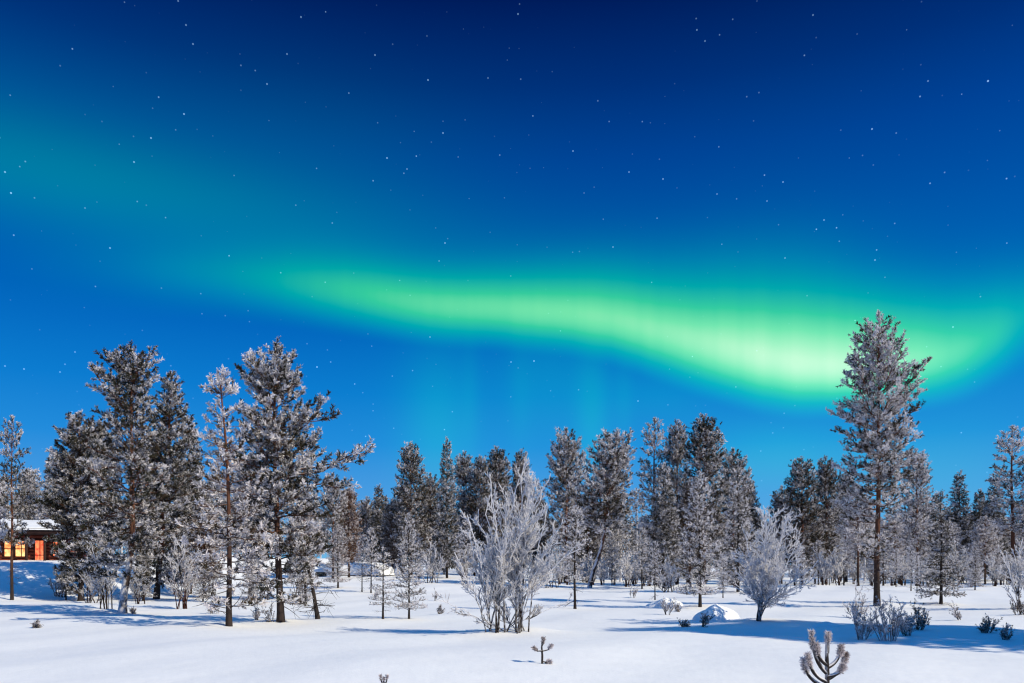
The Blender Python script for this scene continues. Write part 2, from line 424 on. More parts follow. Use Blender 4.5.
def conifer(seed, H, cb, prof, dz=0.42, per=(3, 5), e_top=55, e_bot=-5, sweep=0.12, bsp=0.17, blen=0.55, tsp=0.13, tl=0.17, nb=9,
            nl=0.085, w=0.024, frost=0.5, tr=0.12, bend=None, flat=0.35, jit=0.25, extra=None, dead=0, fvar=0.23, up=0.35, gap=0.0, spire=0.4):
    """returns trunk mesh, crown mesh. prof(t, az) = reach of the limbs, t 0 at crown base .. 1 at the top"""
    rng = np.random.default_rng(seed)
    wood, leaf = Buf(), Buf()
    zz = np.linspace(-0.4, H, 26)
    ph = rng.uniform(0, 6.28, 4)
    wob = 0.012 * H * 0.5
    cx = wob * np.sin(zz / H * 5 + ph[0]) * zz / H + 0.3 * wob * np.sin(zz / H * 14 + ph[1]); cx -= np.interp(0, zz, cx)
    cy = wob * np.sin(zz / H * 4 + ph[2]) * zz / H; cy -= np.interp(0, zz, cy)
    if bend is not None:
        cx = cx + np.interp(zz, [b[0] * H for b in bend], [b[1] for b in bend])
        k = np.array([.25, .5, .25])
        for _ in range(2): cx[1:-1] = np.convolve(cx, k, 'valid')
    cen = np.stack([cx, cy, zz], 1)
    rad = tr * (1 - np.clip(zz / H, 0, 1)) ** 0.85 + 0.012
    rad *= 1 + 0.30 * np.exp(-np.clip(zz, 0, None) / 0.25)
    V, q, _ = tubes(cen[None], rad[None], 10); wood.quads(V, q)
    C_ = lambda h: np.stack([np.interp(h, zz, cx), np.interp(h, zz, cy), h], -1)
    # limbs
    hs = []
    h = cb * H
    while h < H * 0.975:
        t = (h - cb * H) / (H * (1 - cb))
        if not (gap and rng.random() < gap):
            k = int(rng.integers(per[0], per[1] + 1))
            a0 = rng.uniform(0, 6.28)
            for i in range(k):
                hs.append((h + rng.normal(0, 0.06), a0 + i * 2 * math.pi / k + rng.normal(0, 0.35)))
        h += dz * (1.0 - 0.45 * t) * rng.uniform(0.75, 1.25)
    hs = np.array(hs)
    ht, az = hs[:, 0], hs[:, 1]
    t = np.clip((ht - cb * H) / (H * (1 - cb)), 0, 1)
    el = np.radians(e_bot + (e_top - e_bot) * t ** 1.3 + rng.normal(0, 8, len(t)))
    reach = prof(t, az) * np.clip(1.04 - jit * np.abs(rng.normal(0, 1, len(t))), 0.35, 1.08)
    hz = np.clip(ht - reach * np.tan(el) * 0.9, 0.04 * H, H * 0.97)
    hz = np.where(t > 0.8, np.minimum(hz, H * 0.97 - 0.10), hz)
    over = np.clip((H * 0.985 - hz) / np.maximum(reach * np.tan(np.maximum(el, 0.05)), 1e-3), 0.25, 1)
    reach = np.where(el > 0.05, reach * over, reach)
    if extra is not None:       # chosen limbs: (height, azimuth, elevation, reach)
        ex = np.array(extra)
        hz = np.append(hz, ex[:, 0]); az = np.append(az, ex[:, 1]); el = np.append(el, np.radians(ex[:, 2])); reach = np.append(reach, ex[:, 3])
        t = np.append(t, np.clip((ex[:, 0] - cb * H) / (H * (1 - cb)), 0, 1))
    d = np.stack([np.cos(az) * np.cos(el), np.sin(az) * np.cos(el), np.sin(el)], -1)
    L = np.maximum(reach / np.maximum(np.cos(el), 0.45), 0.12)
    g = np.zeros_like(d); g[:, 2] = sweep * (1 - t) + rng.normal(0, 0.05, len(t))
    p0 = C_(hz)
    K = 7
    P = arcs(p0, d, L, g, K)
    P[:, 1:-1] += rng.normal(0, 0.02, P[:, 1:-1].shape) * L[:, None, None]
    R = (0.008 + 0.013 * L)[:, None] * np.linspace(1, 0.3, K)[None]
    V, q, _ = tubes(P, R, 4); wood.quads(V, q)
    lf = rng.normal(frost, fvar * 0.6, len(L))
    # branchlets
    b0, bd_, bl_, bf_ = [], [], [], []
    s_grid = np.linspace(0, 1, K)
    for i in range(len(L)):
        m = max(2, int(L[i] / bsp))
        s = np.linspace(0.18 if L[i] > 0.6 else 0.05, 0.98, m) + rng.normal(0, 0.02, m)
        s = np.clip(s, 0, 1)
        pt = np.stack([np.interp(s, s_grid, P[i, :, c]) for c in range(3)], -1)
        tan = nrm(d[i][None] + 2 * g[i][None] * s[:, None])
        sidev = nrm(np.cross(tan, np.array([0, 0, 1.0]) + rng.normal(0, 0.05, 3)))
        sg = np.where(np.arange(m) % 2 == 0, 1.0, -1.0)[:, None]
        an = np.radians(rng.uniform(32, 62, m))[:, None]
        bd = tan * np.cos(an) + sidev * np.sin(an) * sg
        bd[:, 2] += rng.normal(up * 0.4, flat * 0.6, m)
        bl = blen * (1.1 - 0.6 * s) * rng.uniform(0.6, 1.2, m) * min(1.0, 0.35 + 0.5 * L[i])
        b0.append(pt); bd_.append(nrm(bd)); bl_.append(bl); bf_.append(np.full(m, lf[i]))
        b0.append(P[i, -2:-1]); bd_.append(tan[-1:]); bl_.append(np.array([L[i] / (K - 1) + tl])); bf_.append(np.array([lf[i] + 0.05]))
    # leader
    nl_ = 5
    b0.append(np.repeat(cen[-1:], nl_, 0) - np.array([0, 0, spire * 0.9]))
    ld = rng.normal(0, 0.22, (nl_, 3)); ld[:, 2] = 1; bd_.append(nrm(ld)); bl_.append(np.full(nl_, spire)); bf_.append(np.full(nl_, frost + 0.1))
    b0, bd_, bl_, bf_ = map(np.concatenate, (b0, bd_, bl_, bf_))
    gb = rng.normal(0, 0.12, bd_.shape); gb[:, 2] += up * 0.3
    BP = arcs(b0, bd_, bl_, gb, 4)
    BR = np.tile(np.array([0.0085, 0.007, 0.005, 0.003]), (len(BP), 1))
    V, q, _ = tubes(BP, BR, 3); wood.quads(V, q)
    # shoots carrying needles
    sp_, sd_, sf_ = [], [], []
    cnt = np.maximum(1, (bl_ / tsp).astype(int))
    for c in np.unique(cnt):
        I = np.where(cnt == c)[0]
        for j in range(c):
            s = (j + 0.6 + rng.normal(0, 0.15, len(I))) / c if c > 1 else np.full(len(I), 0.6)
            s = np.clip(s, 0, 1)[:, None]
            sp_.append(b0[I] + bd_[I] * bl_[I][:, None] * s + gb[I] * bl_[I][:, None] * s * s)
            dd = bd_[I] + 2 * gb[I] * s + rng.normal(0, 0.45, (len(I), 3)); dd[:, 2] += up
            sd_.append(nrm(dd)); sf_.append(bf_[I] + rng.normal(0, fvar, len(I)))
    sp_, sd_, sf_ = map(np.concatenate, (sp_, sd_, sf_))
    ln = tl * rng.uniform(0.7, 1.3, len(sp_))
    V, q, A = blades(rng, sp_, sd_, ln, sf_, nb, nl, w); leaf.quads(V, q, A)
    # bare dead snags low on the trunk
    if dead:
        hz = rng.uniform(0.05 * H, max(cb, 0.22) * H * 1.05, dead); az = rng.uniform(0, 6.28, dead); el = np.radians(rng.uniform(-25, 15, dead))
        dd = np.stack([np.cos(az) * np.cos(el), np.sin(az) * np.cos(el), np.sin(el)], -1)
        DL = rng.uniform(0.25, 1.0, dead)
        DP = arcs(C_(hz), dd, DL, rng.normal(0, 0.2, dd.shape), 5)
        V, q, _ = tubes(DP, np.tile(np.linspace(0.014, 0.005, 5), (dead, 1)), 4); wood.quads(V, q)
        n2 = dead * 4
        ii = rng.integers(0, dead, n2); s = rng.uniform(0.3, 1, n2)
        pp = C_(hz[ii]) + dd[ii] * (DL[ii] * s)[:, None]
        dv = nrm(dd[ii] + rng.normal(0, 0.7, dd[ii].shape))
        V, q, _ = tubes(arcs(pp, dv, rng.uniform(0.1, 0.4, n2), rng.normal(0, 0.2, dv.shape), 4), np.tile(np.linspace(0.008, 0.003, 4), (n2, 1)), 3)
        wood.quads(V, q)
    return wood.mesh('trunk', True, False), leaf.mesh('crown')


def shrub(seed, stems, lv=(9, 7, 4), r0=0.045, ang=(24, 48), l1=0.30, l2=0.34, rt=(0.019, 0.015, 0.012), frost=(0.15, 0.75), start=0.22, feather=True, up=0.25,
          minlen=0.06, l3=0.40):
    """rimed deciduous bush. stems: (base xyz, tip xyz, bow). returns stems mesh, twigs mesh"""
    rng = np.random.default_rng(seed)
    wood, twig = Buf(), Buf()
    K = 12
    P = []
    for b, tp, bow, *via in stems:
        b, tp = np.array(b, float), np.array(tp, float)
        s = np.linspace(0, 1, K)[:, None]
        Lh = np.linalg.norm(tp - b)
        out = (tp - b) * np.array([1, 1, 0]);
        p = b + (tp - b) * s
        p[:, :2] += (-out[None, :2] * (s * (1 - s)) * bow)
        p += rng.normal(0, 0.012, p.shape) * Lh * s
        if via:
            v_ = np.array(via[0]); f_ = 0.30
            p = np.where(s < f_, b + (v_ - b) * s / f_, v_ + (tp - v_) * (s - f_) / (1 - f_))
            for _ in range(2): p[1:-1] = 0.25 * p[:-2] + 0.5 * p[1:-1] + 0.25 * p[2:]
            p += rng.normal(0, 0.012, p.shape) * Lh * s
        P.append(p)
    P = np.array(P); n = len(P)
    LS = np.linalg.norm(np.diff(P, axis=1), axis=2).sum(1)
    R = np.clip(r0 * (LS / LS.max()), 0.012, 1)[:, None] * np.linspace(1, 0.30, K)[None] ** 0.9
    R = np.maximum(R, rt[0] * 0.85)
    V, q, _ = tubes(P, R, 6)
    fz = np.interp(np.linspace(0, 1, K), [0, 0.2, 0.5, 1], [frost[0], frost[0] + 0.12, 0.5, frost[1]])
    wood.quads(V, q, np.repeat(np.tile(fz, n), 6))

    def children(P, LP, m, a, l, r, s0, K2):
        n, K, _ = P.shape
        tot = np.maximum(1, np.round(m * LP / LP.mean()).astype(int))
        I = np.repeat(np.arange(n), tot)
        s = rng.uniform(s0, 0.99, len(I))
        x = s * (K - 1); k = np.clip(x.astype(int), 0, K - 2); f = (x - k)[:, None]
        p = P[I, k] * (1 - f) + P[I, k + 1] * f
        tan = nrm(P[I, k + 1] - P[I, k])
        rr = rng.normal(size=tan.shape); rr -= (rr * tan).sum(1, keepdims=True) * tan; rr = nrm(rr)
        an = np.radians(rng.uniform(a[0], a[1], len(I)))[:, None]
        d = tan * np.cos(an) + rr * np.sin(an); d[:, 2] += up * rng.random(len(I)); d = nrm(d)
        L = np.maximum(l * LP[I] * (1.08 - 0.72 * s) * rng.uniform(0.55, 1.25, len(I)), minlen)
        g = rng.normal(0, 0.10, d.shape); g[:, 2] += 0.10
        Q = arcs(p, d, L, g, K2)
        Q[:, 1:] += rng.normal(0, 0.018, Q[:, 1:].shape) * L[:, None, None]
        return Q, L, p[:, 2]
    zt = P[:, :, 2].max(); zb = P[:, :, 2].min()
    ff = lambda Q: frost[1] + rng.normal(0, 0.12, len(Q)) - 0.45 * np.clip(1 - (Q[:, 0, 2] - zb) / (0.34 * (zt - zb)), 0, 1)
    P1, L1, _ = children(P, LS, lv[0], ang, l1, rt[0], start, 7)
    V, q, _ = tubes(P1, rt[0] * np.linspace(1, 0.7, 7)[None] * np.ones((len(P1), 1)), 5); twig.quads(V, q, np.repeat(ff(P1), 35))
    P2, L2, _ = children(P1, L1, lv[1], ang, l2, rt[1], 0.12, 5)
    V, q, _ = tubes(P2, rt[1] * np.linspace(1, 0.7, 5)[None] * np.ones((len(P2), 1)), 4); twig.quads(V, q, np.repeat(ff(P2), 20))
    if lv[2]:
        P3, L3, _ = children(P2, L2, lv[2], (22, 50), l3, rt[2], 0.1, 4)
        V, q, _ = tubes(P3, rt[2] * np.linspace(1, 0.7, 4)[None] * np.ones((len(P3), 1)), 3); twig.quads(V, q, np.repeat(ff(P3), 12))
    return wood.mesh('stems', True), twig.mesh('twigs', True)


# ------------------------------------------------------------------ terrain
rg = np.random.default_rng(5)
MOUNDS = []          # (x, y, radius, height)
def sst(x, a, b):
    t = np.clip((x - a) / (b - a), 0, 1); return t * t * (3 - 2 * t)


WAVES = [(0.100, 0.055, 0.10, 1.0), (0.060, 0.11, -0.07, 2.2), (0.045, 0.30, 0.19, 0.4), (0.032, -0.24, 0.40, 1.3), (0.034, 0.62, 0.55, 2.0), (0.024, -0.9, 0.7, 4.0), (0.012, 1.5, 0.35, 0.3), (0.009, 2.3, -1.1, 1.9)]
def ground(x, y):
    x = np.asarray(x, float); y = np.asarray(y, float)
    z = np.zeros(np.broadcast(x, y).shape)
    for a, kx, ky, p in WAVES: z = z + a * np.sin(kx * x + ky * y + p)
    z = z - 0.04
    z = z + 2.15 * sst(-x, 21.5, 30.0) * sst(y, 40, 52)
    z = z + 0.75 * sst(y, 50, 84) * sst(-x, -8, 6)
    z = z + 0.5 * sst(y, 110, 240)
    z = z - 0.10 * np.exp(-((y - 10.3 - 0.16 * x) / 1.6) ** 2)
    for mx, my, mr_, mh in MOUNDS:
        z = z + mh * np.exp(-((x - mx) ** 2 + (y - my) ** 2) / mr_ ** 2)
    return z


def at(px, py):
    """where the sight line through this point of the photograph meets the snow"""
    d = np.arange(6, 400, 0.05)
    x = (px - 512) / F * d; z = CAMZ + (YH - py) / F * d
    k = np.argmax(z <= ground(x, d))
    return float(x[k]), float(d[k])


def far(px, d): return (px - 512) / F * d, d


for px, py, r_, h_ in [(114, 612, 0.7, 0.12), (526, 632, 0.8, 0.14), (490, 633, 0.6, 0.07), (560, 652, 1.6, 0.10), (280, 622, 0.7, 0.10), (877, 605, 0.9, 0.14),
                       (228, 625, 0.5, 0.07), (940, 604, 0.8, 0.10), (700, 607, 0.9, 0.10), (757, 620, 0.6, 0.06), (410, 583, 2.5, 0.25), (435, 590, 2.2, 0.22)]:
    mx, my = at(px, py); MOUNDS.append((mx, my, r_, h_))

ys = np.concatenate([np.linspace(-40, 5, 30)[:-1], np.linspace(5, 32, 240)[:-1], np.linspace(32, 110, 230)[:-1], np.geomspace(110, 2600, 60)])
xa = np.concatenate([np.linspace(0, 30, 170)[:-1], np.linspace(30, 90, 100)[:-1], np.geomspace(90, 2600, 40)])
xs = np.concatenate([-xa[::-1], xa[1:]])
X, Y = np.meshgrid(xs, ys)
Z = ground(X, Y)
nx, ny = len(xs), len(ys)
ii = (np.arange(ny - 1)[:, None] * nx + np.arange(nx - 1)[None]).reshape(-1)
gq = np.stack([ii, ii + 1, ii + nx + 1, ii + nx], 1)
go = bpy.data.objects.new('snow_ground', build_mesh('snow_ground', np.stack([X, Y, Z], -1).reshape(-1, 3), None, gq, None, True))
go.data.materials.append(M_GROUND); C.objects.link(go); go['kind'] = 'structure'

# ------------------------------------------------------------------ object helpers
def tag(o, label, cat, group=None, kind=None):
    o['label'] = label; o['category'] = cat
    if group: o['group'] = group
    if kind: o['kind'] = kind
    return o


def obj(name, me, mat, parent=None, color=None):
    o = bpy.data.objects.new(name, me); C.objects.link(o)
    if mat and not me.materials: me.materials.append(mat)
    if parent is not None: o.parent = parent
    if color: o.color = color
    return o


def empty(name, loc, rz=0.0, sc=(1, 1, 1)):
    o = bpy.data.objects.new(name, None); C.objects.link(o)
    o.location = loc; o.rotation_euler = (0, 0, rz); o.scale = sc; o.empty_display_size = 0.3
    return o


def plant(name, parts, x, y, label, cat, group=None, rz=0.0, sc=(1, 1, 1), frost=0.5, rust=0.0, rime=0.0, sink=0.0, rime_to=1.0):
    """parts: (part name, mesh, material)"""
    r = empty(name, (x, y, float(ground(x, y)) - sink), rz, sc)
    tag(r, label, cat, group)
    for pn, me, mt in parts:
        obj(pn, me, mt, r, ((rime + 0.12) if pn in ('trunk', 'stem') else frost, rust, rime_to, 1))
    return r


# ------------------------------------------------------------------ conifer prototypes
def bulge(ts, rs): return prof_pts(ts, rs, rs)


PROTO = {}
def proto(key, H, bark, **kw):
    PROTO[key] = (H, [('trunk', None, bark), ('crown', None, M_NEEDLE)], kw)
def get(key):
    H, parts, kw = PROTO[key]
    if parts[0][1] is None:
        t, c = conifer(H=H, **kw)
        parts[0] = ('trunk', t, parts[0][2]); parts[1] = ('crown', c, parts[1][2])
    return H, parts


BG = dict(tl=0.30, nl=0.16, w=0.052, nb=14, tsp=0.19, bsp=0.22, blen=0.82, jit=0.17)
proto('pine_round', 13, M_PINE, seed=11, cb=0.24, prof=bulge([0, .15, .4, .7, .9, 1], [1.2, 2.0, 2.1, 1.7, 1.05, 0.35]), tr=0.16, dz=0.40, dead=14, e_bot=0, e_top=60, frost=0.50, gap=0.10, **BG)
proto('pine_tall', 14, M_PINE, seed=12, cb=0.22, prof=bulge([0, .2, .5, .75, .92, 1], [1.2, 1.7, 1.65, 1.4, 0.9, 0.3]), tr=0.17, dz=0.42, dead=16, e_bot=-5, e_top=55, frost=0.50, gap=0.14, **BG)
proto('pine_column', 14, M_PINE, seed=13, cb=0.18, prof=bulge([0, .2, .5, .8, .95, 1], [1.6, 1.8, 1.65, 1.2, 0.7, 0.3]), tr=0.17, dz=0.38, dead=10, e_bot=-8, e_top=58, frost=0.46, **BG)
proto('pine_dark', 13, M_PINE, seed=14, cb=0.16, prof=bulge([0, .25, .55, .8, .95, 1], [1.7, 2.1, 1.8, 1.25, 0.7, 0.25]), tr=0.17, dz=0.36, dead=10, e_bot=-6, e_top=50, frost=0.42, **BG)
proto('pine_gappy', 13, M_PINE, seed=15, cb=0.30, prof=bulge([0, .2, .35, .5, .7, .85, 1], [1.5, 1.0, 1.6, 1.0, 1.4, 0.9, 0.3]), tr=0.15, dz=0.55, dead=22, e_bot=-5, e_top=50, frost=0.5, gap=0.22, **BG)
proto('spruce_spire', 13, M_SPRUCE, seed=16, cb=0.06, prof=bulge([0, .2, .6, .85, 1], [1.7, 1.6, 0.95, 0.42, 0.12]), tr=0.14, dz=0.34, e_bot=-22, e_top=25, sweep=0.16, up=0.05, flat=0.2, frost=0.44, per=(4, 6), **BG)
proto('spruce_full', 11, M_SPRUCE, seed=17, cb=0.05, prof=bulge([0, .2, .5, .8, 1], [1.9, 1.75, 1.25, 0.6, 0.15]), tr=0.14, dz=0.32, e_bot=-20, e_top=28, sweep=0.16, up=0.08, flat=0.2, frost=0.44, per=(4, 6), **BG)
YG = dict(tl=0.15, nl=0.080, w=0.028, nb=9, tsp=0.10, bsp=0.13, blen=0.45, jit=0.18)
proto('young_sparse', 5, M_SPRUCE, seed=21, cb=0.20, prof=bulge([0, .3, .7, 1], [0.80, 0.85, 0.5, 0.12]), tr=0.055, dz=0.34, e_bot=-10, e_top=45, frost=0.78, per=(3, 4), dead=6, gap=0.08, spire=0.25, **YG)
proto('young_wispy', 5, M_SPRUCE, seed=22, cb=0.26, prof=bulge([0, .3, .6, .85, 1], [0.65, 0.78, 0.6, 0.32, 0.1]), tr=0.05, dz=0.30, e_bot=-5, e_top=50, frost=0.82, per=(3, 4), dead=8, gap=0.12, spire=0.22, **YG)
proto('young_full', 6, M_SPRUCE, seed=23, cb=0.08, prof=bulge([0, .25, .5, .8, 1], [1.0, 1.05, 0.8, 0.45, 0.1]), tr=0.06, dz=0.30, e_bot=-5, e_top=55, frost=0.76, per=(4, 5), spire=0.3, **YG)
proto('young_spruce', 6, M_SPRUCE, seed=24, cb=0.05, prof=bulge([0, .2, .5, .8, 1], [1.05, 0.95, 0.68, 0.34, 0.1]), tr=0.065, dz=0.27, e_bot=-18, e_top=30, frost=0.60, per=(4, 6), up=0.12, flat=0.2, spire=0.28, **YG)
proto('frost_pine', 9, M_PINE, seed=25, cb=0.32, prof=bulge([0, .2, .5, .8, 1], [1.3, 1.7, 1.5, 0.95, 0.3]), tr=0.10, dz=0.36, e_bot=-5, e_top=50, frost=0.74, dead=14, tl=0.2, nl=0.12, w=0.040, nb=10, tsp=0.13, bsp=0.17, blen=0.65, jit=0.16)

HERO = dict(tl=0.20, nl=0.10, w=0.032, nb=19, tsp=0.115, bsp=0.145, blen=0.60)


def tree(key, px, top, label, base=None, d=None, wide=1.0, frost=0.5, rust=0.0, rz=None, group=None, name=None, rime=0.0, cat=None):
    """place a prototype so that it stands where the photo shows it: its base row or its distance, and its top row"""
    x, y = at(px, base) if base else far(px, d)
    zb = float(ground(x, y))
    Ht = CAMZ + (YH - top) / F * y - zb
    cat = cat or ('sapling' if 'sapling' in label else 'spruce' if 'spruce' in label else 'pine' if 'pine' in label else 'conifer')
    H, parts = get(key)
    k = (Ht - (0.25 if H > 8 else 0.1)) / H
    if rz is None: rz = (px * 2.399 + top) % 6.283
    kw = k * wide * (1.22 if key[:4] in ('pine', 'spru', 'fros') else 1.1)
    nm = name or {'p': 'pine_tree', 's': 'spruce_tree', 'y': 'young_conifer', 'f': 'pine_tree'}[key[0]]
    return plant(nm, parts, x, y, label, cat, group, rz, (kw, kw, k), frost, rust, rime)


def hero(name, seed, px, base, top, ts_y, lft, rgt, label, bark=M_PINE, lean=None, extra=None, rime=0.0, frost=0.5, rust=0.0, cat='pine', cb_y=None, rime_to=1.0, **kw):
    """a tree with its own outline: rows ts_y and the left and right edges there"""
    x, y = at(px, base); zb = float(ground(x, y)); m = y / F
    H = CAMZ + (YH - top) / F * y - zb - 0.24
    cb_y = cb_y or ts_y[-1]
    cb = max(0.03, (base - cb_y) * m / H)
    toph = lambda yy: (base - yy) * m
    t = [max(0, min(1, (toph(v) / H - cb) / (1 - cb))) for v in ts_y]
    ax = lambda yy: np.interp(yy, [v[0] for v in lean], [v[1] for v in lean]) if lean else px
    L = [max(0.1, (ax(v) - l) * m) for v, l in zip(ts_y, lft)]
    R = [max(0.1, (r - ax(v)) * m) for v, r in zip(ts_y, rgt)]
    o = np.argsort(t)
    pf = prof_pts(np.array(t)[o], np.array(L)[o], np.array(R)[o])
    bend = [(toph(v[0]) / H, (v[1] - px) * m) for v in sorted(lean, key=lambda q: -q[0])] if lean else None
    ex = [(toph(e[0]), math.pi if e[1] < ax(e[0]) else 0.0, e[2], abs(e[1] - ax(e[0])) * m) for e in extra] if extra else None
    a = dict(HERO); a.update(kw)
    tr_, cr_ = conifer(seed, H, cb, pf, bend=bend, extra=ex, **a)
    return plant(name, [('trunk', tr_, bark), ('crown', cr_, M_NEEDLE)], x, y, label, cat, None, 0.0, (1, 1, 1), frost, rust, rime, rime_to=rime_to)


# ------------------------------------------------------------------ the lamplit cabin on the rise at the left
def box(b, x0, x1, y0, y1, z0, z1):
    V = np.array([(x, y, z) for z in (z0, z1) for x, y in ((x0, y0), (x1, y0), (x1, y1), (x0, y1))], float)
    q = np.array([(3, 2, 1, 0), (4, 5, 6, 7), (0, 1, 5, 4), (1, 2, 6, 5), (2, 3, 7, 6), (3, 0, 4, 7)])
    b.quads(V, q)


cxh, cyh = far(62, 54)           # right front corner of the cabin
cab = empty('log_cabin', (cxh, cyh, 1.90), math.radians(14))
tag(cab, 'dark log cabin with glowing windows and snow on its roof, half hidden by pines', 'cabin')
WL, WD, WH = 9.0, 6.0, 2.25      # the facade runs to local -x from the corner
b = Buf()
nlog = 10
for i in range(nlog):            # stacked round logs, front and side
    z = 0.1 + (i + 0.5) * (WH / nlog)
    r_ = WH / nlog * 0.54
    V, q, _ = tubes(np.array([[(-WL - .25, 0, z), (0.25, 0, z)], [(-WL - .25, WD, z), (0.25, WD, z)]], float), np.full((2, 2), r_), 8); b.quads(V, q)
    z2 = z + WH / nlog * 0.5
    V, q, _ = tubes(np.array([[(0, -.25, z2), (0, WD + .25, z2)], [(-WL, -.25, z2), (-WL, WD + .25, z2)]], float), np.full((2, 2), r_), 8); b.quads(V, q)
box(b, -WL + .05, -.05, .05, WD - .05, -1.2, WH + 0.2)
box(b, -WL - .1, .1, -.16, WD + .16, -1.2, 0.12)
for sx_ in (-WL, 0):             # gable ends
    V = np.array([(sx_ - .08, -0.1, WH), (sx_ - .08, WD + .1, WH), (sx_ - .08, WD / 2, WH + .4), (sx_ + .08, -0.1, WH), (sx_ + .08, WD + .1, WH), (sx_ + .08, WD / 2, WH + .4)])
    b.tris(V, np.array([(0, 1, 2), (5, 4, 3)]))
obj('wall', b.mesh('log_wall', False, False), M_LOG, cab)


def slab(b, prof_, x0, x1):
    """extrude a closed outline in y,z along x"""
    n = len(prof_); p = np.array(prof_, float)
    V = np.concatenate([np.stack([np.full(n, x0), p[:, 0], p[:, 1]], 1), np.stack([np.full(n, x1), p[:, 0], p[:, 1]], 1)])
    i = np.arange(n); j = (i + 1) % n
    b.quads(V, np.stack([i, j, j + n, i + n], 1))
    b.tris(np.concatenate([V, V[:n].mean(0)[None], V[n:].mean(0)[None]]), np.concatenate([np.stack([j, i, np.full(n, 2 * n)], 1), np.stack([i + n, j + n, np.full(n, 2 * n + 1)], 1)]))


b = Buf()
ez, rz_ = WH + 0.02, WH + 0.5
slab(b, [(-1.3, ez - .42), (WD / 2, rz_ + .05), (WD + 1.0, ez - .2), (WD + 1.0, ez - .02), (WD / 2, rz_ + .22), (-1.3, ez + .02)], -WL - 1.0, 0.9)
rf = obj('roof', b.mesh('roof', False, False), M_FASCIA, cab)
b = Buf()
yy = np.linspace(-1.42, WD + 1.08, 40); xx = np.linspace(-WL - 1.1, 1.0, 40)
XX, YY = np.meshgrid(xx, yy)
base_z = np.where(YY < WD / 2, np.interp(YY, [-1.3, WD / 2], [ez - .04, rz_ + .23]), np.interp(YY, [WD / 2, WD + 1.0], [rz_ + .23, ez - .01]))
edge = np.minimum(np.minimum(YY + 1.42, WD + 1.08 - YY), np.minimum(XX + WL + 1.1, 1.0 - XX))
th = 0.17 * (1 - np.exp(-edge / 0.13)) + 0.05 * np.sin(XX * 1.7) * np.sin(YY * 1.3 + 1) * np.clip(edge, 0, 1) - 0.05
ZZ = base_z + th
n_ = 40
ii = (np.arange(n_ - 1)[:, None] * n_ + np.arange(n_ - 1)[None]).reshape(-1)
b.quads(np.stack([XX, YY, ZZ], -1).reshape(-1, 3), np.stack([ii, ii + 1, ii + n_ + 1, ii + n_], 1))
obj('snow_cap', b.mesh('roof_snow', True, False), M_SNOW, rf)


def window(x0, x1, z0, z1, glass, name='window', label=None, bars=1, hbar=0.5):
    f = Buf(); fy = -0.20; t = 0.07
    box(f, x0 - t, x1 + t, fy, 0.0, z1, z1 + t); box(f, x0 - t, x1 + t, fy - .02, 0.0, z0 - t, z0)
    box(f, x0 - t, x0, fy, 0, z0, z1); box(f, x1, x1 + t, fy, 0, z0, z1)
    for k in range(bars):
        xm = x0 + (x1 - x0) * (k + 1) / (bars + 1); box(f, xm - .025, xm + .025, fy + .03, 0, z0, z1)
    if hbar: box(f, x0, x1, fy + .035, 0, z0 + (z1 - z0) * hbar - .03, z0 + (z1 - z0) * hbar + .03)
    w_ = obj(name, f.mesh(name, False, False), M_FRAME, cab)
    g_ = Buf(); box(g_, x0, x1, -0.155, -0.02, z0, z1)
    obj('pane', g_.mesh('pane', False, False), glass, w_)
    if label: w_['label'] = label


def fx(px):      # local x on the facade for a column of the photo
    ca, sa = math.cos(cab.rotation_euler.z), math.sin(cab.rotation_euler.z)
    u = (px - 512) / F
    # cxh + s*ca = u*(cyh + s*sa)
    return (u * cyh - cxh) / (ca - u * sa)


window(fx(5.5), fx(14), 0.45, 1.45, M_GLOWY, bars=0)
window(fx(16.5), fx(28), 0.45, 1.45, M_GLOWY, bars=1)
window(fx(36), fx(45.5), 0.12, 1.5, M_GLOWR, name='door', label='lamplit red glazed door', bars=1, hbar=0.3)
window(fx(54), fx(61), 0.5, 1.4, M_GLOWR, bars=0)
# porch posts under the eave
for px in (2, 32, 50, 64):
    pb = Buf(); x_ = fx(px); box(pb, x_ - .07, x_ + .07, -1.15, -1.0, -0.9, WH - 0.13)
    obj('porch_post', pb.mesh('porch_post', False, False), M_FASCIA, cab)

# ------------------------------------------------------------------ low shed buried in snow, far behind the left pines
def lump(seed, rx, ry, h, n=26, rough=0.12, p=2.0, base=-0.35):
    """a closed snow or stone lump"""
    rng = np.random.default_rng(seed)
    th = np.linspace(0, 2 * np.pi, n * 2, endpoint=False); ph = np.linspace(0, np.pi / 2, n // 2 + 1)
    TH, PH = np.meshgrid(th, ph)
    k = rng.uniform(0, 6.28, 6)
    w = 1 + rough * (np.sin(2 * TH + k[0]) * 0.5 + np.sin(3 * TH + k[1] + PH) * 0.4 + np.sin(5 * TH + k[2] + 2 * PH) * 0.25)
    ce = np.cos(PH) ** (2 / p); se = np.sin(PH) ** (2 / p)
    Xc, Yc, Zc = rx * ce * np.cos(TH) * w, ry * ce * np.sin(TH) * w, h * se * (1 + 0.5 * rough * np.sin(2 * TH + k[4]))
    V = np.stack([Xc, Yc, Zc], -1)
    V = np.concatenate([np.stack([Xc[:1] * 1.04, Yc[:1] * 1.04, np.full_like(Zc[:1], base)], -1), V])
    rows, m = V.shape[:2]
    i = np.arange(rows - 1)[:, None] * m; j = np.arange(m)[None]; j2 = (j + 1) % m
    q = np.stack(np.broadcast_arrays(i + j, i + j2, i + m + j2, i + m + j), -1).reshape(-1, 4)
    return V.reshape(-1, 3), q


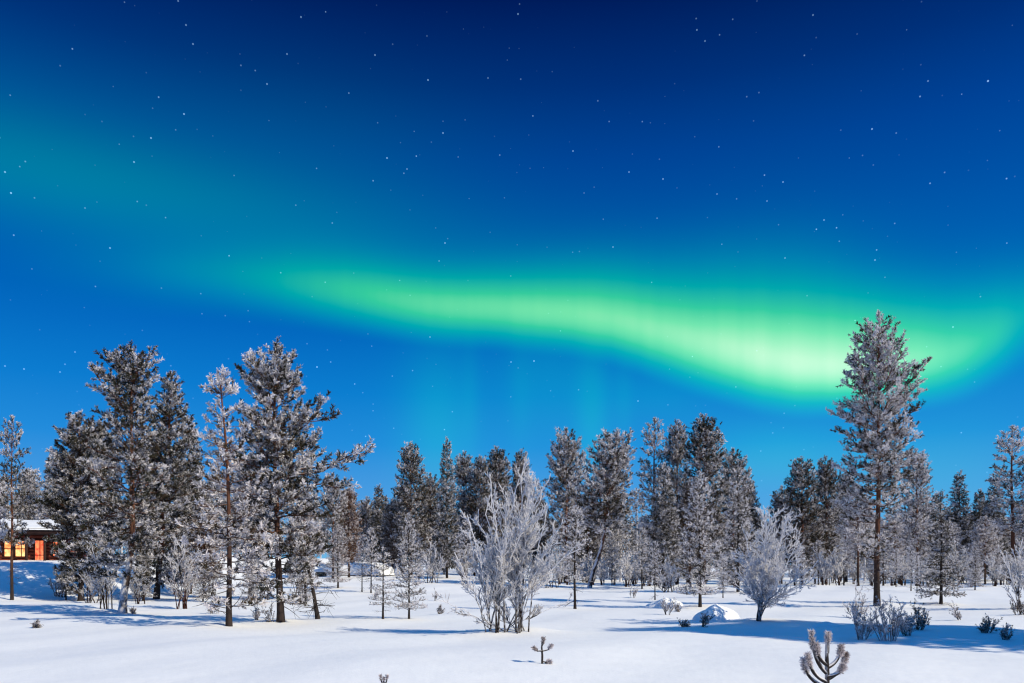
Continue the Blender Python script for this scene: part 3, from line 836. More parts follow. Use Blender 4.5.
sx0, sy0 = far(356, 78)
shed = empty('low_shed', (sx0, sy0, float(ground(sx0, sy0)) - 0.05), math.radians(-6))
tag(shed, 'low dark shed buried under a thick snow roof in the gap behind the pines', 'shed')
b = Buf(); box(b, -2.4, 2.6, -0.8, 1.2, -0.5, 0.5)
for k in range(8): box(b, -2.4 + k * 0.66, -2.32 + k * 0.66, -0.84, -0.8, -0.5, 0.5)
obj('wall', b.mesh('shed_wall', False, False), M_FASCIA, shed)
b = Buf(); V, q = lump(3, 3.3, 1.5, 1.0, p=3.0, rough=0.10, base=-0.25); b.quads(V + np.array([0.2, 0.2, 0.42]), q)
obj('snow_cap', b.mesh('shed_snow', True, False), M_SNOW, shed)
sx1, sy1 = far(321, 74)
sh2 = empty('snow_topped_woodpile', (sx1, sy1, float(ground(sx1, sy1)) - 0.05), 0, (0.62, 0.62, 0.62))
tag(sh2, 'small woodpile with a cushion of snow left of the buried shed', 'woodpile')
b = Buf()
rw = np.random.default_rng(8)
for r_ in range(4):
    for k in range(7):
        x_ = -0.75 + k * 0.24 + (r_ % 2) * 0.11; z_ = 0.1 + r_ * 0.2
        V, q, _ = tubes(np.array([[(x_, -0.4, z_), (x_, 0.4, z_)]], float), np.full((1, 2), rw.uniform(.09, .12)), 7); b.quads(V, q)
obj('logs', b.mesh('logs', False, False), M_FASCIA, sh2)
b = Buf(); V, q = lump(4, 1.05, 0.65, 0.45, p=2.6, base=-0.08); b.quads(V + np.array([0, 0, 0.85]), q)
obj('snow_cap', b.mesh('pile_snow', True, False), M_SNOW, sh2)

# ------------------------------------------------------------------ hero pines, outlines taken row by row
hero('pine_tree', 101, 877, 606, 313,
     [316, 330, 348, 365, 380, 397, 412, 430, 450, 470, 495, 520, 545], [876, 866, 853, 848, 849, 837, 842, 838, 840, 840, 842, 848, 858],
     [886, 893, 904, 915, 932, 929, 922, 917, 914, 918, 912, 902, 892],
     'tallest rimed pine with bare reddish trunk rising against the green aurora at right', lean=[(606, 877), (480, 878), (315, 882)], cb_y=560,
     tr=0.12, dz=0.40, frost=0.62, gap=0.10, dead=26, e_bot=-8, e_top=52, jit=0.30, sweep=0.2)
PROTO_T1 = bpy.data.objects['pine_tree']
hero('pine_tree', 102, 122, 613, 343,
     [346, 358, 372, 388, 405, 425, 450, 480, 510, 540, 565], [122, 108, 99, 97, 104, 98, 88, 86, 84, 80, 92],
     [138, 153, 155, 150, 152, 158, 164, 166, 168, 160, 152],
     'tall pine with a leaning snow plastered trunk foremost in the left clump', lean=[(613, 122), (585, 125), (560, 130), (520, 132), (343, 131)], cb_y=578,
     tr=0.125, dz=0.39, blen=0.55, frost=0.40, dead=20, e_bot=-14, e_top=48, rime=0.62, rime_to=0.22, jit=0.30)
hero('pine_tree', 103, 281, 622, 342,
     [345, 356, 372, 386, 400, 414, 428, 445, 465, 490, 520, 560, 600], [272, 252, 246, 242, 262, 240, 236, 232, 226, 236, 234, 238, 250],
     [280, 291, 302, 304, 314, 321, 320, 314, 318, 322, 322, 318, 312],
     'broad rimed pine with a long bough reaching right over the gap, left of centre', lean=[(622, 281), (500, 277), (342, 275)],
     extra=[(478, 367, 4, 1), (472, 352, 6, 1), (484, 345, -2, 1), (430, 330, 10, 1)], cb_y=604, tr=0.10, dz=0.37, frost=0.48, e_bot=-12, e_top=50, jit=0.25, dead=6, gap=0.05)
hero('pine_tree', 104, 229, 626, 367,
     [370, 386, 400, 415, 440, 465, 490, 520, 550, 580, 600], [218, 214, 207, 208, 200, 200, 190, 182, 184, 198, 206],
     [224, 229, 236, 234, 242, 250, 252, 254, 256, 262, 262],
     'slender pine with a sparse spindly top just left of the broad one', lean=[(626, 229), (500, 228), (367, 221)],
     cb_y=606, tr=0.07, dz=0.36, frost=0.66, e_bot=-15, e_top=35, jit=0.3, gap=0.12, per=(3, 4), rust=0.10, dead=8, blen=0.42)
hero('pine_tree', 105, 156, 599, 371,
     [374, 390, 410, 435, 465, 500, 540, 565], [169, 164, 158, 152, 142, 136, 138, 148], [174, 179, 186, 194, 203, 204, 200, 190],
     'dense dark pine behind and right of the leaning snow plastered trunk', lean=[(599, 156), (500, 166), (371, 171)],
     cb_y=586, tr=0.15, dz=0.36, frost=0.36, e_bot=-10, e_top=48, jit=0.2, dead=14, blen=0.45, tl=0.20, nl=0.115, w=0.038, tsp=0.105, bsp=0.13)
hero('pine_tree', 106, 81, 601, 411,
     [414, 430, 450, 475, 505, 540, 570], [74, 66, 60, 50, 46, 52, 64], [90, 104, 110, 112, 114, 112, 104],
     'bushy dark pine at the right corner of the lamplit cabin', cb_y=592, tr=0.13, dz=0.36, frost=0.37, e_bot=-14, e_top=48, jit=0.2, dead=12, tl=0.20, nl=0.115, w=0.038, tsp=0.105, bsp=0.13)

# ------------------------------------------------------------------ the other conifers, one by one
T = tree
# left
T('pine_gappy', 12, 414, 'slim dark pine with a thin bare stem in front of the cabin', base=600, wide=0.55, frost=0.42)
T('frost_pine', -14, 440, 'rimed pine cut by the left edge, its boughs reaching before the cabin', base=607, wide=0.45, frost=0.50)
T('pine_dark', 28, 468, 'small rimed pine top showing above the cabin roof', d=66, wide=0.8, frost=0.55)
T('spruce_full', 54, 451, 'pale rimed conifer rising behind the right end of the cabin roof', d=60, wide=0.8, frost=0.58)
T('pine_round', 100, 420, 'rimed pine crown filling in behind the leaning snow plastered trunk', d=45, wide=0.60, frost=0.46)
T('pine_dark', 148, 432, 'dark pine squeezed between the leaning trunk and the dense dark pine', d=50, wide=0.55, frost=0.42)
T('spruce_full', 190, 418, 'dark conifer on the right flank of the left clump', d=52, wide=0.62, frost=0.40)
T('pine_dark', 205, 500, 'low brown tinged pine behind the slender spindly pine', d=48, wide=1.0, frost=0.55, rust=0.30)
T('frost_pine', 250, 452, 'rimed pine hidden behind the broad pine and the slender one', d=40, wide=0.85, frost=0.42, rust=0.1)
T('frost_pine', 305, 500, 'reddish rimed pine under the long bough of the broad pine', d=46, wide=0.9, frost=0.55, rust=0.25)
T('pine_round', 333, 473, 'rimed pine behind the tip of the long bough', d=70, wide=0.75, frost=0.50)
T('pine_dark', 349, 487, 'reddish brown pine above the buried shed', d=72, wide=0.8, frost=0.46, rust=0.40)
T('spruce_spire', 379, 484, 'dark pointed spruce right of the gap with the shed', d=84, wide=0.8, frost=0.40)
T('pine_round', 366, 496, 'round topped dark pine left of the pointed spruce by the gap', d=86, wide=0.7, frost=0.42)
T('pine_dark', 392, 500, 'low dark pine right of the pointed spruce by the gap', d=80, wide=0.85, frost=0.40, rust=0.15)

T('young_sparse', 383, 546, 'short rimed sapling leaning beside the taller one at the clearing edge', base=619, wide=1.05, frost=0.46)
T('young_full', 409, 512, 'pale rimed young pine before the dark wood, left of the white bush', base=619, wide=0.78, frost=0.50)
T('young_wispy', 362, 535, 'thin grey sapling leftmost of the pair before the shed', base=592, wide=0.8, frost=0.52)
T('young_wispy', 371, 528, 'thin grey sapling rightmost of the pair before the shed', base=593, wide=0.8, frost=0.55)
# centre, left of the white bush
T('pine_dark', 411, 442, 'dark dense pine with a blunt rimed top left of the bare topped spruce', d=78, wide=0.72, frost=0.45)
T('spruce_spire', 447, 438, 'tall spruce with a bare spiky top before the central wood', d=72, wide=0.55, frost=0.48)
T('pine_round', 430, 473, 'low dark pine filling the gap left of the bare topped spruce', d=82, wide=0.8, frost=0.43)
T('pine_tall', 464, 452, 'pale rimed pine just right of the bare topped spruce', d=84, wide=0.72, frost=0.60)
T('pine_dark', 480, 455, 'dark pine behind the left plume of the white bush', d=80, wide=0.62, frost=0.42)
T('pine_column', 497, 446, 'round headed dark pine behind the middle of the white bush', d=82, wide=0.75, frost=0.45)
T('pine_column', 521, 449, 'narrow pine straight behind the highest tip of the white bush', d=84, wide=0.58, frost=0.50)
T('pine_dark', 540, 496, 'low dark pine between the white bush and the tall pine beside it', d=84, wide=0.8, frost=0.42)
T('pine_round', 566, 429, 'tall round headed pine left of the pine with a curved snowy trunk', d=74, wide=0.78, frost=0.52)
T('pine_dark', 588, 492, 'low dark pine behind the curved snowy trunk', d=88, wide=0.85, frost=0.42)
# curved trunk pine
hero('pine_tree', 107, 590, 588, 430,
     [432, 442, 455, 470, 485, 500, 515, 530], [611, 602, 596, 592, 586, 580, 590, 600], [626, 633, 637, 638, 638, 640, 636, 630],
     'full crowned pine on a curved trunk with snow along its side', lean=[(588, 589), (572, 593), (552, 601), (520, 606), (470, 611), (430, 618)],
     cb_y=535, tr=0.15, dz=0.40, frost=0.50, e_bot=-4, e_top=55, rime=0.5, rime_to=0.45, dead=14, **BG)
T('young_wispy', 575, 506, 'slim rimed tree with bare thin trunk right of the white bush', base=609, wide=0.95, frost=0.52)
T('young_full', 612, 530, 'small rimed pine in the shade of the full crowned curved pine', d=70, wide=0.8, frost=0.45)
# central right group
T('pine_gappy', 655, 418, 'tall gappy pine at the left of the central group, sky showing through', d=74, wide=0.72, frost=0.54)
T('pine_tall', 677, 421, 'tall pine second from left in the central group', d=76, wide=0.62, frost=0.50)
T('pine_column', 704, 414, 'tallest and densest pine of the central group', d=72, wide=0.82, frost=0.46)
T('pine_round', 733, 449, 'pine on the right shoulder of the central group', d=74, wide=0.80, frost=0.46)
T('pine_dark', 749, 478, 'low pine ending the central group at its right', d=80, wide=0.62, frost=0.45)
T('spruce_full', 664, 462, 'rimed conifer in front of the gappy tall pine', d=58, wide=0.72, frost=0.52)
T('pine_dark', 690, 480, 'dark pine low in the middle of the central group', d=66, wide=0.8, frost=0.38, rust=0.1)
T('young_wispy', 642, 528, 'grey sapling standing in front of the central group at its left edge', base=589, wide=0.9, frost=0.48)
T('young_full', 700, 472, 'bright rimed young pine foremost before the central group', base=607, wide=0.92, frost=0.50)
T('young_spruce', 738, 468, 'thin violet grey spruce right of the bright young pine', base=592, wide=0.82, frost=0.55)
T('young_wispy', 655, 541, 'small pale sapling by the little snowy hummock', base=600, wide=0.8, frost=0.5)
T('young_sparse', 723, 552, 'small grey sapling between the bright young pine and the violet grey spruce', base=598, wide=0.8, frost=0.5)
# right wood
T('pine_dark', 802, 457, 'dark pine left of two at the left end of the right wood', d=78, wide=0.85, frost=0.42)
T('pine_column', 826, 456, 'dark pine right of two at the left end of the right wood', d=80, wide=0.72, frost=0.44)
T('pine_round', 781, 486, 'low dark pine sloping down to the white round tree', d=84, wide=0.85, frost=0.42)
T('young_spruce', 815, 497, 'narrow rimed spruce before the two dark pines', base=584, wide=0.72, frost=0.50)
T('frost_pine', 858, 484, 'rimed pine with a dark stem left of the tallest pine trunk', base=586, wide=0.85, frost=0.55, rime=0.1)
T('pine_tall', 846, 470, 'pale pine crown behind the left side of the tallest pine', d=88, wide=0.8, frost=0.56)
T('pine_tall', 917, 449, 'rimed pine standing behind the right side of the tallest pine', d=66, wide=0.72, frost=0.62)
T('frost_pine', 895, 505, 'low rimed pine directly behind the tallest pine trunk', d=72, wide=1.0, frost=0.60)
T('spruce_spire', 960, 471, 'dark spruce with ragged arms between the two big rimed pines', d=84, wide=0.82, frost=0.46)
T('spruce_full', 936, 493, 'small dark spruce top left of the ragged spruce', d=90, wide=0.8, frost=0.36)
T('spruce_full', 979, 489, 'small dark spruce top right of the ragged spruce', d=92, wide=0.7, frost=0.38)
T('spruce_spire', 994, 474, 'dark spruce against the left side of the big frosted pine at the right edge', d=88, wide=0.8, frost=0.42)
T('pine_gappy', 1013, 426, 'big frosted pine at the right edge of the view', d=80, wide=0.98, frost=0.66)
T('pine_tall', 1046, 450, 'frosted pine just out past the right edge', d=78, wide=0.9, frost=0.60)
T('frost_pine', 985, 515, 'frosted low pine below the dark spruce by the right edge', d=78, wide=1.0, frost=0.55)
T('frost_pine', 950, 520, 'frosted low pine behind the solitary green spruce', d=80, wide=1.0, frost=0.55)
T('young_spruce', 941, 490, 'solitary green spruce with rimed tips on open snow at right', base=604, wide=0.95, frost=0.42, cat='spruce')
T('young_spruce', 975, 541, 'small white rimed spruce right of the solitary green one', base=590, wide=0.9, frost=0.68, cat='spruce')
T('young_wispy', 997, 549, 'small rimed tree with a bare stem nearest the right edge', base=585, wide=0.95, frost=0.58)
T('young_wispy', 911, 545, 'thin rimed sapling left of the solitary green spruce, the left one', base=591, wide=0.9, frost=0.6)
T('young_sparse', 917, 552, 'thin rimed sapling left of the solitary green spruce, the right one', base=592, wide=0.8, frost=0.6)
T('young_wispy', 896, 548, 'thin rimed sapling just right of the tallest pine trunk', base=587, wide=0.9, frost=0.6)
T('young_wispy', 800, 545, 'thin rimed sapling half behind the white round tree', base=586, wide=0.9, frost=0.6)
T('young_full', 252, 548, 'low rimed young pine just behind the foot of the broad pine at its left', base=606, wide=1.0, frost=0.42)
T('young_full', 306, 545, 'low rimed young pine between the broad pine and the bare leaning stem', base=603, wide=1.05, frost=0.44, rust=0.1)
T('young_spruce', 203, 548, 'low rimed young spruce left of the slender spindly pine', base=602, wide=1.0, frost=0.46)
T('young_full', 338, 524, 'low rimed young pine right of the bare leaning stem', base=588, wide=1.1, frost=0.46, rust=0.15)
T('young_full', 66, 545, 'dark low young pine at the foot of the cabin slope', base=600, wide=1.0, frost=0.30)
T('young_spruce', 143, 545, 'low dark young spruce right of the leaning snow plastered trunk', base=601, wide=1.1, frost=0.34)
# slender bare leaning stem
lx, ly = at(318, 619)
m_ = ly / F
t_, c_ = conifer(140, (619 - 520) * m_, 0.55, bulge([0, .5, 1], [0.55, 0.6, 0.15]), bend=[(0, 0), (0.4, -7 * m_), (1, -24 * m_)], tr=0.06, dz=0.3, per=(2, 3),
                 dead=16, frost=0.5, **YG)
plant('young_conifer', [('trunk', t_, M_SPRUCE), ('crown', c_, M_NEEDLE)], lx, ly, 'thin bare leaning pine stem right of the broad pine', 'pine', None, 0, (1, 1, 1), 0.45, 0.1)

# pines standing to the right of the view, whose long shadows lie across the foreground
for px_, y_, k_, w_, lb in ((19.4, 13.3, 0.95, 1.35, 'pine out of view to the right, casting the long blue shadow over the snow'),
                            (24.6, 12.6, 1.10, 1.35, 'second pine out of view to the right, casting the wide shadow at the right edge')):
    H, parts = get('pine_column')
    plant('pine_tree', parts, px_, y_, lb, 'pine', 'pines out of view at the right', 1.3 * px_, (w_ * k_, w_ * k_, k_))

# ------------------------------------------------------------------ far forest behind everything, one mass
def far_forest():
    rng = np.random.default_rng(77)
    wood, leaf = Buf(), Buf()
    for k in range(330):
        d = rng.uniform(92, 170); px = rng.uniform(-60, 1090)
        x, y = far(px, d); z = float(ground(x, y))
        H = rng.uniform(7.5, 12.0) * (0.9 if px > 860 else 1.0)
        V, q, _ = tubes(np.array([[(x, y, z - .3), (x, y, z + H * .5), (x, y, z + H)]]), np.array([[.15, .1, .02]]), 6); wood.quads(V, q)
        n = 520
        t = rng.random(n) ** 0.8; a = rng.uniform(0, 6.28, n); rr = (0.35 + 1.9 * (1 - t) ** 0.8) * np.sqrt(rng.random(n))
        pos = np.stack([x + np.cos(a) * rr, y + np.sin(a) * rr, z + H * (0.14 + 0.86 * t)], 1)
        dd = nrm(np.stack([np.cos(a), np.sin(a), rng.normal(0.3, 0.5, n)], 1) + rng.normal(0, .3, (n, 3)))
        fr = np.full(n, rng.uniform(0.42, 0.68)) + rng.normal(0, 0.15, n)
        V, q, A = blades(rng, pos, dd, np.full(n, .45), fr, 4, 0.3, 0.11); leaf.quads(V, q, A)
    o = obj('far_forest', leaf.mesh('far_forest_foliage'), M_NEEDLE, None, (0.5, 0, 0, 1))
    tag(o, 'distant mixed wood of rimed conifers reading as one band behind all the trees', 'forest', None, 'stuff')
    obj('trunks', wood.mesh('far_forest_trunks', False, False), M_SPRUCE, o)['kind'] = 'stuff'
far_forest()

# ------------------------------------------------------------------ white rimed bushes
def bush_from_tips(seed, px, base, feet, tips, label, name='frosted_bush', cat='bush', depth=0.5, bow=0.5, frost=0.5, red=0.0, fork=None, sfrost=(0.15, 0.75), **kw):
    x, y = at(px, base); m = y / F; rng = np.random.default_rng(seed)
    st = []
    for i, (tx, ty) in enumerate(tips):
        fx_ = feet[i % len(feet)] if not isinstance(feet[0], tuple) else None
        b_ = ((fx_ - px) * m, rng.normal(0, 0.10), -0.25)
        st.append((b_, ((tx - px) * m, rng.uniform(-1, 1) * depth, (base - ty) * m), bow * rng.uniform(0.6, 1.3)) + ((((fork[0] - px) * m + rng.normal(0, .05), rng.normal(0, .08), (base - fork[1]) * m),) if fork else ()))
    s_m, t_m = shrub(seed, st, frost=sfrost, **kw)
    return plant(name, [('stems', s_m, M_TWIG), ('twigs', t_m, M_TWIG)], x, y, label, cat, None, 0, (1, 1, 1), frost, red)


bush_from_tips(201, 508, 632, [492, 498, 516, 520, 505, 488, 519, 528, 496, 521],
               [(464, 528), (478, 512), (517, 478), (524, 463), (493, 497), (455, 552), (533, 480), (545, 512), (487, 503), (528, 472),
                (470, 520), (512, 492), (556, 530), (462, 588), (578, 548), (538, 500), (548, 550), (474, 545), (440, 598), (455, 612), (576, 602), (505, 505)],
               'big white rimed bush with two plumes in the middle of the clearing', depth=0.9, bow=0.7, lv=(10, 7, 3), r0=0.028, l1=0.26, l2=0.42, l3=0.5, ang=(18, 42), rt=(0.0125, 0.0105, 0.009), sfrost=(0.28, 0.85), start=0.2, minlen=0.10)
bush_from_tips(202, 757, 621, [757, 756, 758],
               [(737, 572), (741, 552), (750, 535), (760, 522), (772, 513), (785, 512), (795, 524), (803, 540), (807, 560), (804, 580), (790, 592), (745, 588), (768, 540), (783, 545)],
               'round white rimed tree on a short forked trunk right of the snow mound', name='frosted_tree', cat='tree', depth=0.9, bow=0, fork=(761, 605), sfrost=(0.3, 0.85), lv=(10, 7, 3), r0=0.030, l1=0.36, l2=0.46, l3=0.5, ang=(25, 62), minlen=0.10,
               rt=(0.0125, 0.0105, 0.009), start=0.22)
bush_from_tips(203, 182, 609, [178, 182, 186, 184], [(171, 556), (176, 545), (182, 540), (188, 543), (195, 550), (202, 560), (168, 575), (186, 560), (190, 570)],
               'reddish multi stemmed rimed bush right of the leaning snow plastered trunk', depth=0.5, lv=(9, 6, 3), r0=0.03, frost=0.40, red=0.9, l1=0.35, rt=(0.016, 0.013, 0.011), start=0.2)
bush_from_tips(204, 105, 609, [100, 104, 108, 112], [(92, 560), (98, 545), (104, 535), (110, 548), (116, 558), (95, 575), (112, 570)],
               'grey tangle of rimed stems against the left of the leaning trunk', depth=0.5, lv=(9, 6, 3), r0=0.035, frost=0.38, l1=0.35, rt=(0.016, 0.013, 0.011))
bush_from_tips(205, 836, 583, [832, 836, 840, 845], [(822, 555), (828, 542), (836, 533), (845, 537), (852, 545), (858, 560), (818, 565), (840, 548), (848, 562)],
               'violet grey rimed bush left of the rimed pine with a dark stem', depth=1.4, lv=(10, 6, 4), r0=0.06, frost=0.44, l1=0.36, rt=(0.035, 0.03, 0.024))
bush_from_tips(206, 1022, 609, [1020, 1024, 1027], [(1004, 565), (1010, 553), (1018, 546), (1028, 540), (1038, 550), (1046, 565), (1006, 585), (1030, 560)],
               'white rimed bush cut by the right edge', depth=0.7, lv=(8, 6, 3), r0=0.035, frost=0.5, l1=0.36, rt=(0.019, 0.016, 0.013))
for i, (px, by, tp, w_, lb) in enumerate([(60, 597, 560, 12, 'low rimed bush on the snow slope below the cabin windows'), (92, 603, 562, 14, 'low grey bush at the foot of the bushy dark pine'),
                                       (140, 604, 560, 12, 'low rimed bush between the leaning trunk and the dense dark pine'), (212, 598, 560, 11, 'thin bare sapling behind the slender spindly pine'),
                                       (262, 600, 545, 18, 'grey rimed bush behind the foot of the broad pine'), (300, 596, 548, 14, 'grey rimed bush right of the foot of the broad pine'),
                                       (432, 583, 545, 16, 'rimed thicket at the foot of the dark dense pine'), (552, 588, 545, 18, 'rimed bush low behind the right of the white bush'),
                                       (630, 586, 548, 15, 'rimed thicket right of the curved snowy trunk'), (668, 592, 556, 14, 'rimed thicket at the foot of the gappy tall pine'),
                                       (880, 584, 546, 18, 'rimed thicket behind the tallest pine trunk'), (936, 583, 548, 18, 'rimed thicket behind the solitary green spruce'),
                                       (960, 584, 552, 15, 'rimed thicket left of the small white spruce'), (1010, 581, 550, 18, 'rimed thicket under the big frosted pine at the edge'),
                                       (770, 586, 550, 15, 'rimed thicket behind the round white tree')]):
    rng = np.random.default_rng(300 + i)
    tips = [(px + w_ * s, by - (by - tp) * (1 - 0.45 * abs(s)) * rng.uniform(0.75, 1.05)) for s in np.linspace(-1, 1, 7)]
    x_, y_ = at(px, by)
    k = max(1.0, y_ / 30)
    bush_from_tips(300 + i, px, by, [px - w_ * .3, px, px + w_ * .3], tips, lb, depth=0.03 * y_ * w_ / 20, lv=(7, 6, 3), r0=0.03 * k ** .5, frost=0.34 if px < 320 else 0.46, red=0.4 if px < 320 else 0.15, l1=0.38,
                   rt=(0.012 * k, 0.010 * k, 0.008 * k), name='frosted_bush')

# many small rimed bushes and saplings in the undergrowth, alike and half hidden
rng = np.random.default_rng(900)
UB = []
for q in range(3):
    st = []
    for k in range(7):
        a = rng.uniform(0, 6.28); r_ = rng.uniform(0.2, 0.9)
        st.append(((rng.normal(0, .08), rng.normal(0, .08), -0.15), (math.cos(a) * r_, math.sin(a) * r_, rng.uniform(1.3, 2.4)), 0.5))
    UB.append(shrub(910 + q, st, lv=(8, 6, 4), r0=0.035, rt=(0.026, 0.021, 0.018), l1=0.36, l2=0.42, l3=0.5))
for i in range(110):
    px = 335 + 700 * ((i * 0.618034) % 1.0) + rng.normal(0, 6)
    d = rng.uniform(62, 92) if px > 430 else rng.uniform(66, 90)
    if 318 < px < 405: d = rng.uniform(84, 98)
    x, y = far(px, d); k = rng.uniform(0.8, 1.7)
    if i % 8 in (2, 7):
        H, parts = get('young_wispy' if i % 3 else 'young_sparse'); k *= 0.62
        plant('young_conifer', parts, x, y, 'small rimed sapling among many others deep under the wood', 'sapling', 'saplings deep under the wood', rng.uniform(0, 6.28), (k * 1.2, k * 1.2, k), 0.58)
    else:
        s_m, t_m = UB[i % 3]
        plant('frosted_bush', [('stems', s_m, M_TWIG), ('twigs', t_m, M_TWIG)], x, y, 'small rimed bush among many others deep under the wood', 'bush', 'bushes deep under the wood', rng.uniform(0, 6.28),
              (k, k, k * rng.uniform(.8, 1.2)), rng.uniform(0.36, 0.48), 0.3)

# ------------------------------------------------------------------ junipers and seedlings poking through the snow
def juniper(seed, px, base, top, halfw, label, frost=0.5, lean=0.0, n=10):
    x, y = at(px, base); m = y / F; rng = np.random.default_rng(seed)
    h = (base - top) * m; w = halfw * m
    wood, leaf = Buf(), Buf()
    az = rng.uniform(0, 6.28, n); rr = np.sqrt(rng.random(n)) * w
    tip = np.stack([np.cos(az) * rr + lean * h, np.sin(az) * rr * 0.8, h * (1 - 0.5 * (rr / w) ** 1.5) * rng.uniform(0.55, 1.05, n)], 1)
    b0 = np.stack([np.cos(az) * rr * 0.3, np.sin(az) * rr * 0.3, np.full(n, -0.12)], 1)
    d = tip - b0; L = np.linalg.norm(d, axis=1)
    P = arcs(b0, nrm(d), L, rng.normal(0, 0.08, d.shape), 7)
    V, q, _ = tubes(P, np.tile(np.linspace(0.013, 0.005, 7), (n, 1)), 5); wood.quads(V, q)
    # side sprays
    k = 6
    I = np.repeat(np.arange(n), k); s = rng.uniform(0.22, 1.0, n * k)
    xk = s * 6; kk = np.clip(xk.astype(int), 0, 5); f = (xk - kk)[:, None]
    p = P[I, kk] * (1 - f) + P[I, kk + 1] * f
    dd = nrm(nrm(d)[I] * 0.9 + rng.normal(0, 0.45, (n * k, 3)) + np.array([0, 0, .25]))
    L2 = (0.10 + 0.16 * h) * rng.uniform(0.6, 1.2, n * k)
    BP = arcs(p, dd, L2, rng.normal(0, .15, dd.shape), 4)
    V, q, _ = tubes(BP, np.tile(np.linspace(0.006, 0.003, 4), (n * k, 1)), 3); wood.quads(V, q)
    sp_ = np.concatenate([BP[:, 1], BP[:, 2], (BP[:, 1] + BP[:, 2]) / 2, BP[:, 3]]); sd = nrm(np.tile(dd, (4, 1)) + rng.normal(0, .35, (len(sp_), 3)) + np.array([0, 0, .2]))
    fr = rng.normal(0.60, 0.2, len(sp_))
    V, q, A = blades(rng, sp_, sd, 0.075 * rng.uniform(.7, 1.3, len(sp_)), fr, 10, 0.038, 0.012); leaf.quads(V, q, A)
    return plant('juniper_bush', [('stems', wood.mesh('juniper_stems', True, False), M_SPRUCE), ('foliage', leaf.mesh('juniper_foliage'), M_NEEDLE)], x, y, label, 'juniper', None, 0, (1, 1, 1), frost, 0.12)


juniper(401, 857, 618, 590, 11, 'grey juniper tuft beside the tallest pine trunk, at its left', 0.60)
juniper(402, 861, 640, 604, 10, 'leftmost of the foreground junipers in the blue shadow', 0.66, 0.05)
juniper(403, 888, 641, 598, 17, 'biggest foreground juniper in the blue shadow under the tallest pine', 0.66, n=15)
juniper(404, 908, 636, 612, 9, 'low juniper between the biggest one and the dark green one', 0.58)
juniper(405, 917, 630, 607, 10, 'dark green juniper with upright sprays at the right of the cluster', 0.36, 0.15)
juniper(406, 1019, 615, 598, 10, 'dark low juniper at the right edge', 0.30)
juniper(407, 986, 633, 618, 8, 'dark clump of twigs sticking out of the shaded snow at right', 0.34, 0.1, n=8)
juniper(408, 961, 620, 606, 5, 'bent rimed twig leaning out of the snow right of the junipers', 0.6, -0.5, n=4)
juniper(409, 1004, 640, 630, 6, 'low twigs in the shaded snow below the dark juniper', 0.4, 0.2, n=5)
juniper(410, 668, 615, 590, 5, 'small brown twiggy seedling left of the big snow mound', 0.55, 0.0, n=5)
juniper(411, 700, 627, 607, 4, 'thin dark seedling at the left foot of the big snow mound', 0.32, 0.2, n=4)
juniper(412, 684, 627, 622, 4, 'tiny dark tuft beside the thin dark seedling', 0.32, 0.3, n=4)
juniper(413, 632, 598, 588, 6, 'little brown tuft on the snow below the curved trunk', 0.45, 0, n=5)
juniper(414, 681, 612, 604, 5, 'brown tuft between the twiggy seedling and the bright young pine', 0.5, 0, n=5)
juniper(415, 440, 614, 606, 3, 'tiny tuft left of the white bush', 0.5, 0, n=4)
juniper(416, 435, 601, 589, 2.5, 'single thin twig before the dark wood left of the white bush', 0.5, 0, n=3)
juniper(417, 37, 628, 623, 3, 'tiny sprig alone on the open snow at left', 0.4, 0, n=4)
juniper(418, 132, 614, 608, 2.5, 'tiny sprig right of the leaning snow plastered trunk', 0.4, 0, n=4)
juniper(419, 274, 622, 606, 5, 'broken dark twig leaning at the foot of the broad pine', 0.3, -0.4, n=3)
juniper(420, 375, 600, 583, 2, 'thin twig behind the short rimed sapling', 0.5, 0, n=3)
juniper(421, 255, 620, 610, 5, 'low tuft between the slender spindly pine and the broad pine', 0.5, 0, n=5)
juniper(422, 213, 614, 604, 6, 'low tuft left of the slender spindly pine', 0.55, 0, n=5)


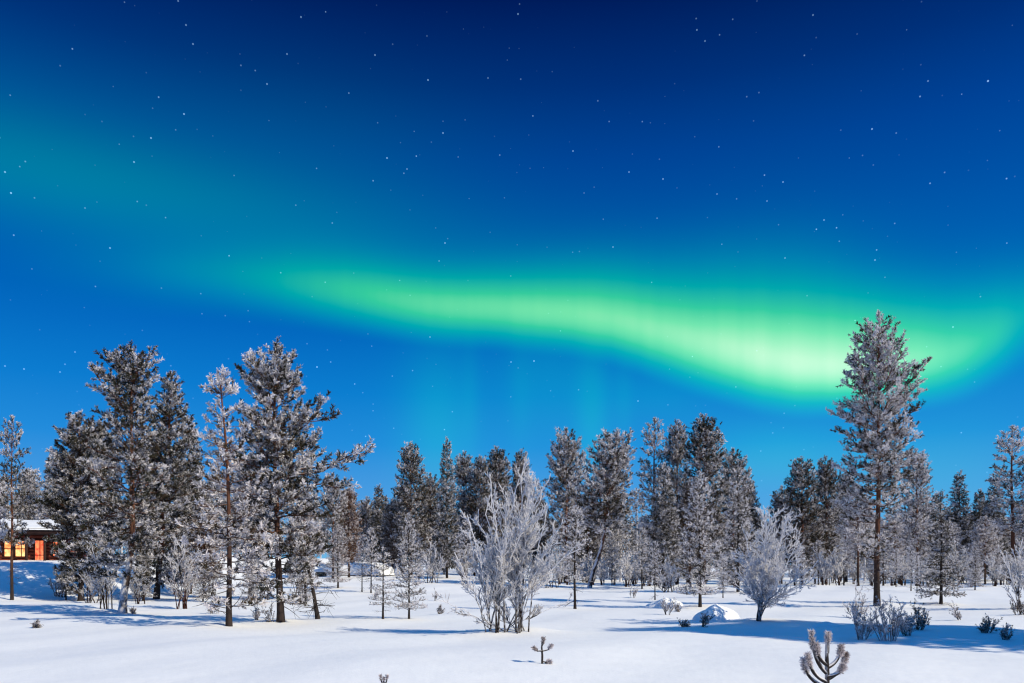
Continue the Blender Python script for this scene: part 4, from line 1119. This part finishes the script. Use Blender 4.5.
def seedling(seed, px, base, tips, label, thick=0.022, tuft=0.11, frost=0.5, nbl=80, rime=0.35):
    """young pine: an upright stem and a few upcurved arms that end in fat rimed needle brushes"""
    x, y = at(px, base); m = y / F; rng = np.random.default_rng(seed)
    wood, leaf = Buf(), Buf()
    mt = max((base - t[1]) * m for t in tips)
    V, q, _ = tubes(np.array([[(0, 0, -0.15), (0.005, 0, mt * .35), (-0.004, 0, mt * .7), (0, 0, mt * 0.97)]]), np.array([[thick, thick * .9, thick * .7, thick * .5]]), 7); wood.quads(V, q)
    pos, dr, ln = [], [], []
    for tx, ty, s0 in tips:
        dx_, dz_ = (tx - px) * m, (base - ty) * m
        dy_ = rng.uniform(-.35, .35) * abs(dx_)
        s = np.linspace(0, 1, 8)[:, None]
        a = np.array([0, 0, mt * s0]); c = np.array([dx_ * .85, dy_, mt * s0 + (dz_ - mt * s0) * .25]); e = np.array([dx_, dy_, dz_ - tuft * .5])
        P = a * (1 - s) ** 2 + 2 * c * s * (1 - s) + e * s ** 2
        V, q, _ = tubes(P[None], np.linspace(thick * .85, thick * .6, 8)[None], 6); wood.quads(V, q)
        for k in (5, 6, 7):
            pos.append(P[k]); dr.append(nrm(P[k] - P[k - 1] + np.array([0, 0, .01]))); ln.append(tuft)
    pos, dr, ln = np.array(pos), np.array(dr), np.array(ln)
    V, q, A = blades(rng, pos, dr, ln, rng.normal(.66, .1, len(pos)), nbl, 0.50 * tuft, 0.008 + 0.03 * tuft, (35, 80)); leaf.quads(V, q, A)
    return plant('pine_seedling', [('stem', wood.mesh('seedling_stem', True, False), M_SPRUCE), ('needles', leaf.mesh('seedling_needles'), M_NEEDLE)], x, y, label, 'seedling', None, 0, (1, 1, 1), frost, 0.35, rime)


seedling(501, 827, 694, [(828, 637, .7), (813, 636, .35), (809, 658, .2), (818, 648, .5), (841, 650, .45), (847, 658, .25), (838, 668, .3), (807, 664, .1)],
         'candelabra shaped pine seedling with rimed brushes at the bottom edge', thick=0.036, tuft=0.115, nbl=170, frost=0.54, rime=0.45)
seedling(502, 542, 664, [(543, 641, .8), (537, 649, .55), (549, 647, .55), (546, 661, .1)], 'little cross shaped seedling on the open snow below the white bush', thick=0.020, tuft=0.09, nbl=70)
seedling(503, 384, 690, [(381, 677, .4), (387, 677, .4), (384, 680, .5)], 'seedling tips just showing at the bottom edge, left of centre', thick=0.014, tuft=0.06, nbl=30)

# ------------------------------------------------------------------ snow mounds over stones
def mound(seed, px, base, wpx, hpx, label, ry=0.7, rough=0.3):
    x, y = at(px, base); m = y / F
    V, q = lump(seed, wpx / 2 * m, wpx / 2 * m * ry, hpx * m, rough=rough, p=1.7)
    r = empty('snowy_boulder', (x, y + wpx / 2 * m * ry * .8, float(ground(x, y)) - 0.02))
    tag(r, label, 'boulder')
    st = Buf(); V2 = V * np.array([0.93, 0.93, 0.86]); st.quads(V2, q)
    obj('stone', st.mesh('stone', True, False), M_ROCK, r)
    sn = Buf(); sn.quads(V, q); obj('snow_cap', sn.mesh('mound_snow', True, False), M_SNOW, r)


mound(601, 720, 620, 52, 14, 'big rounded boulder buried in snow left of the round white tree')
mound(602, 668, 607, 32, 8, 'smaller boulder buried in snow behind the twiggy seedling')
mound(603, 829, 627, 30, 5, 'low snow covered hump in the shade left of the junipers')
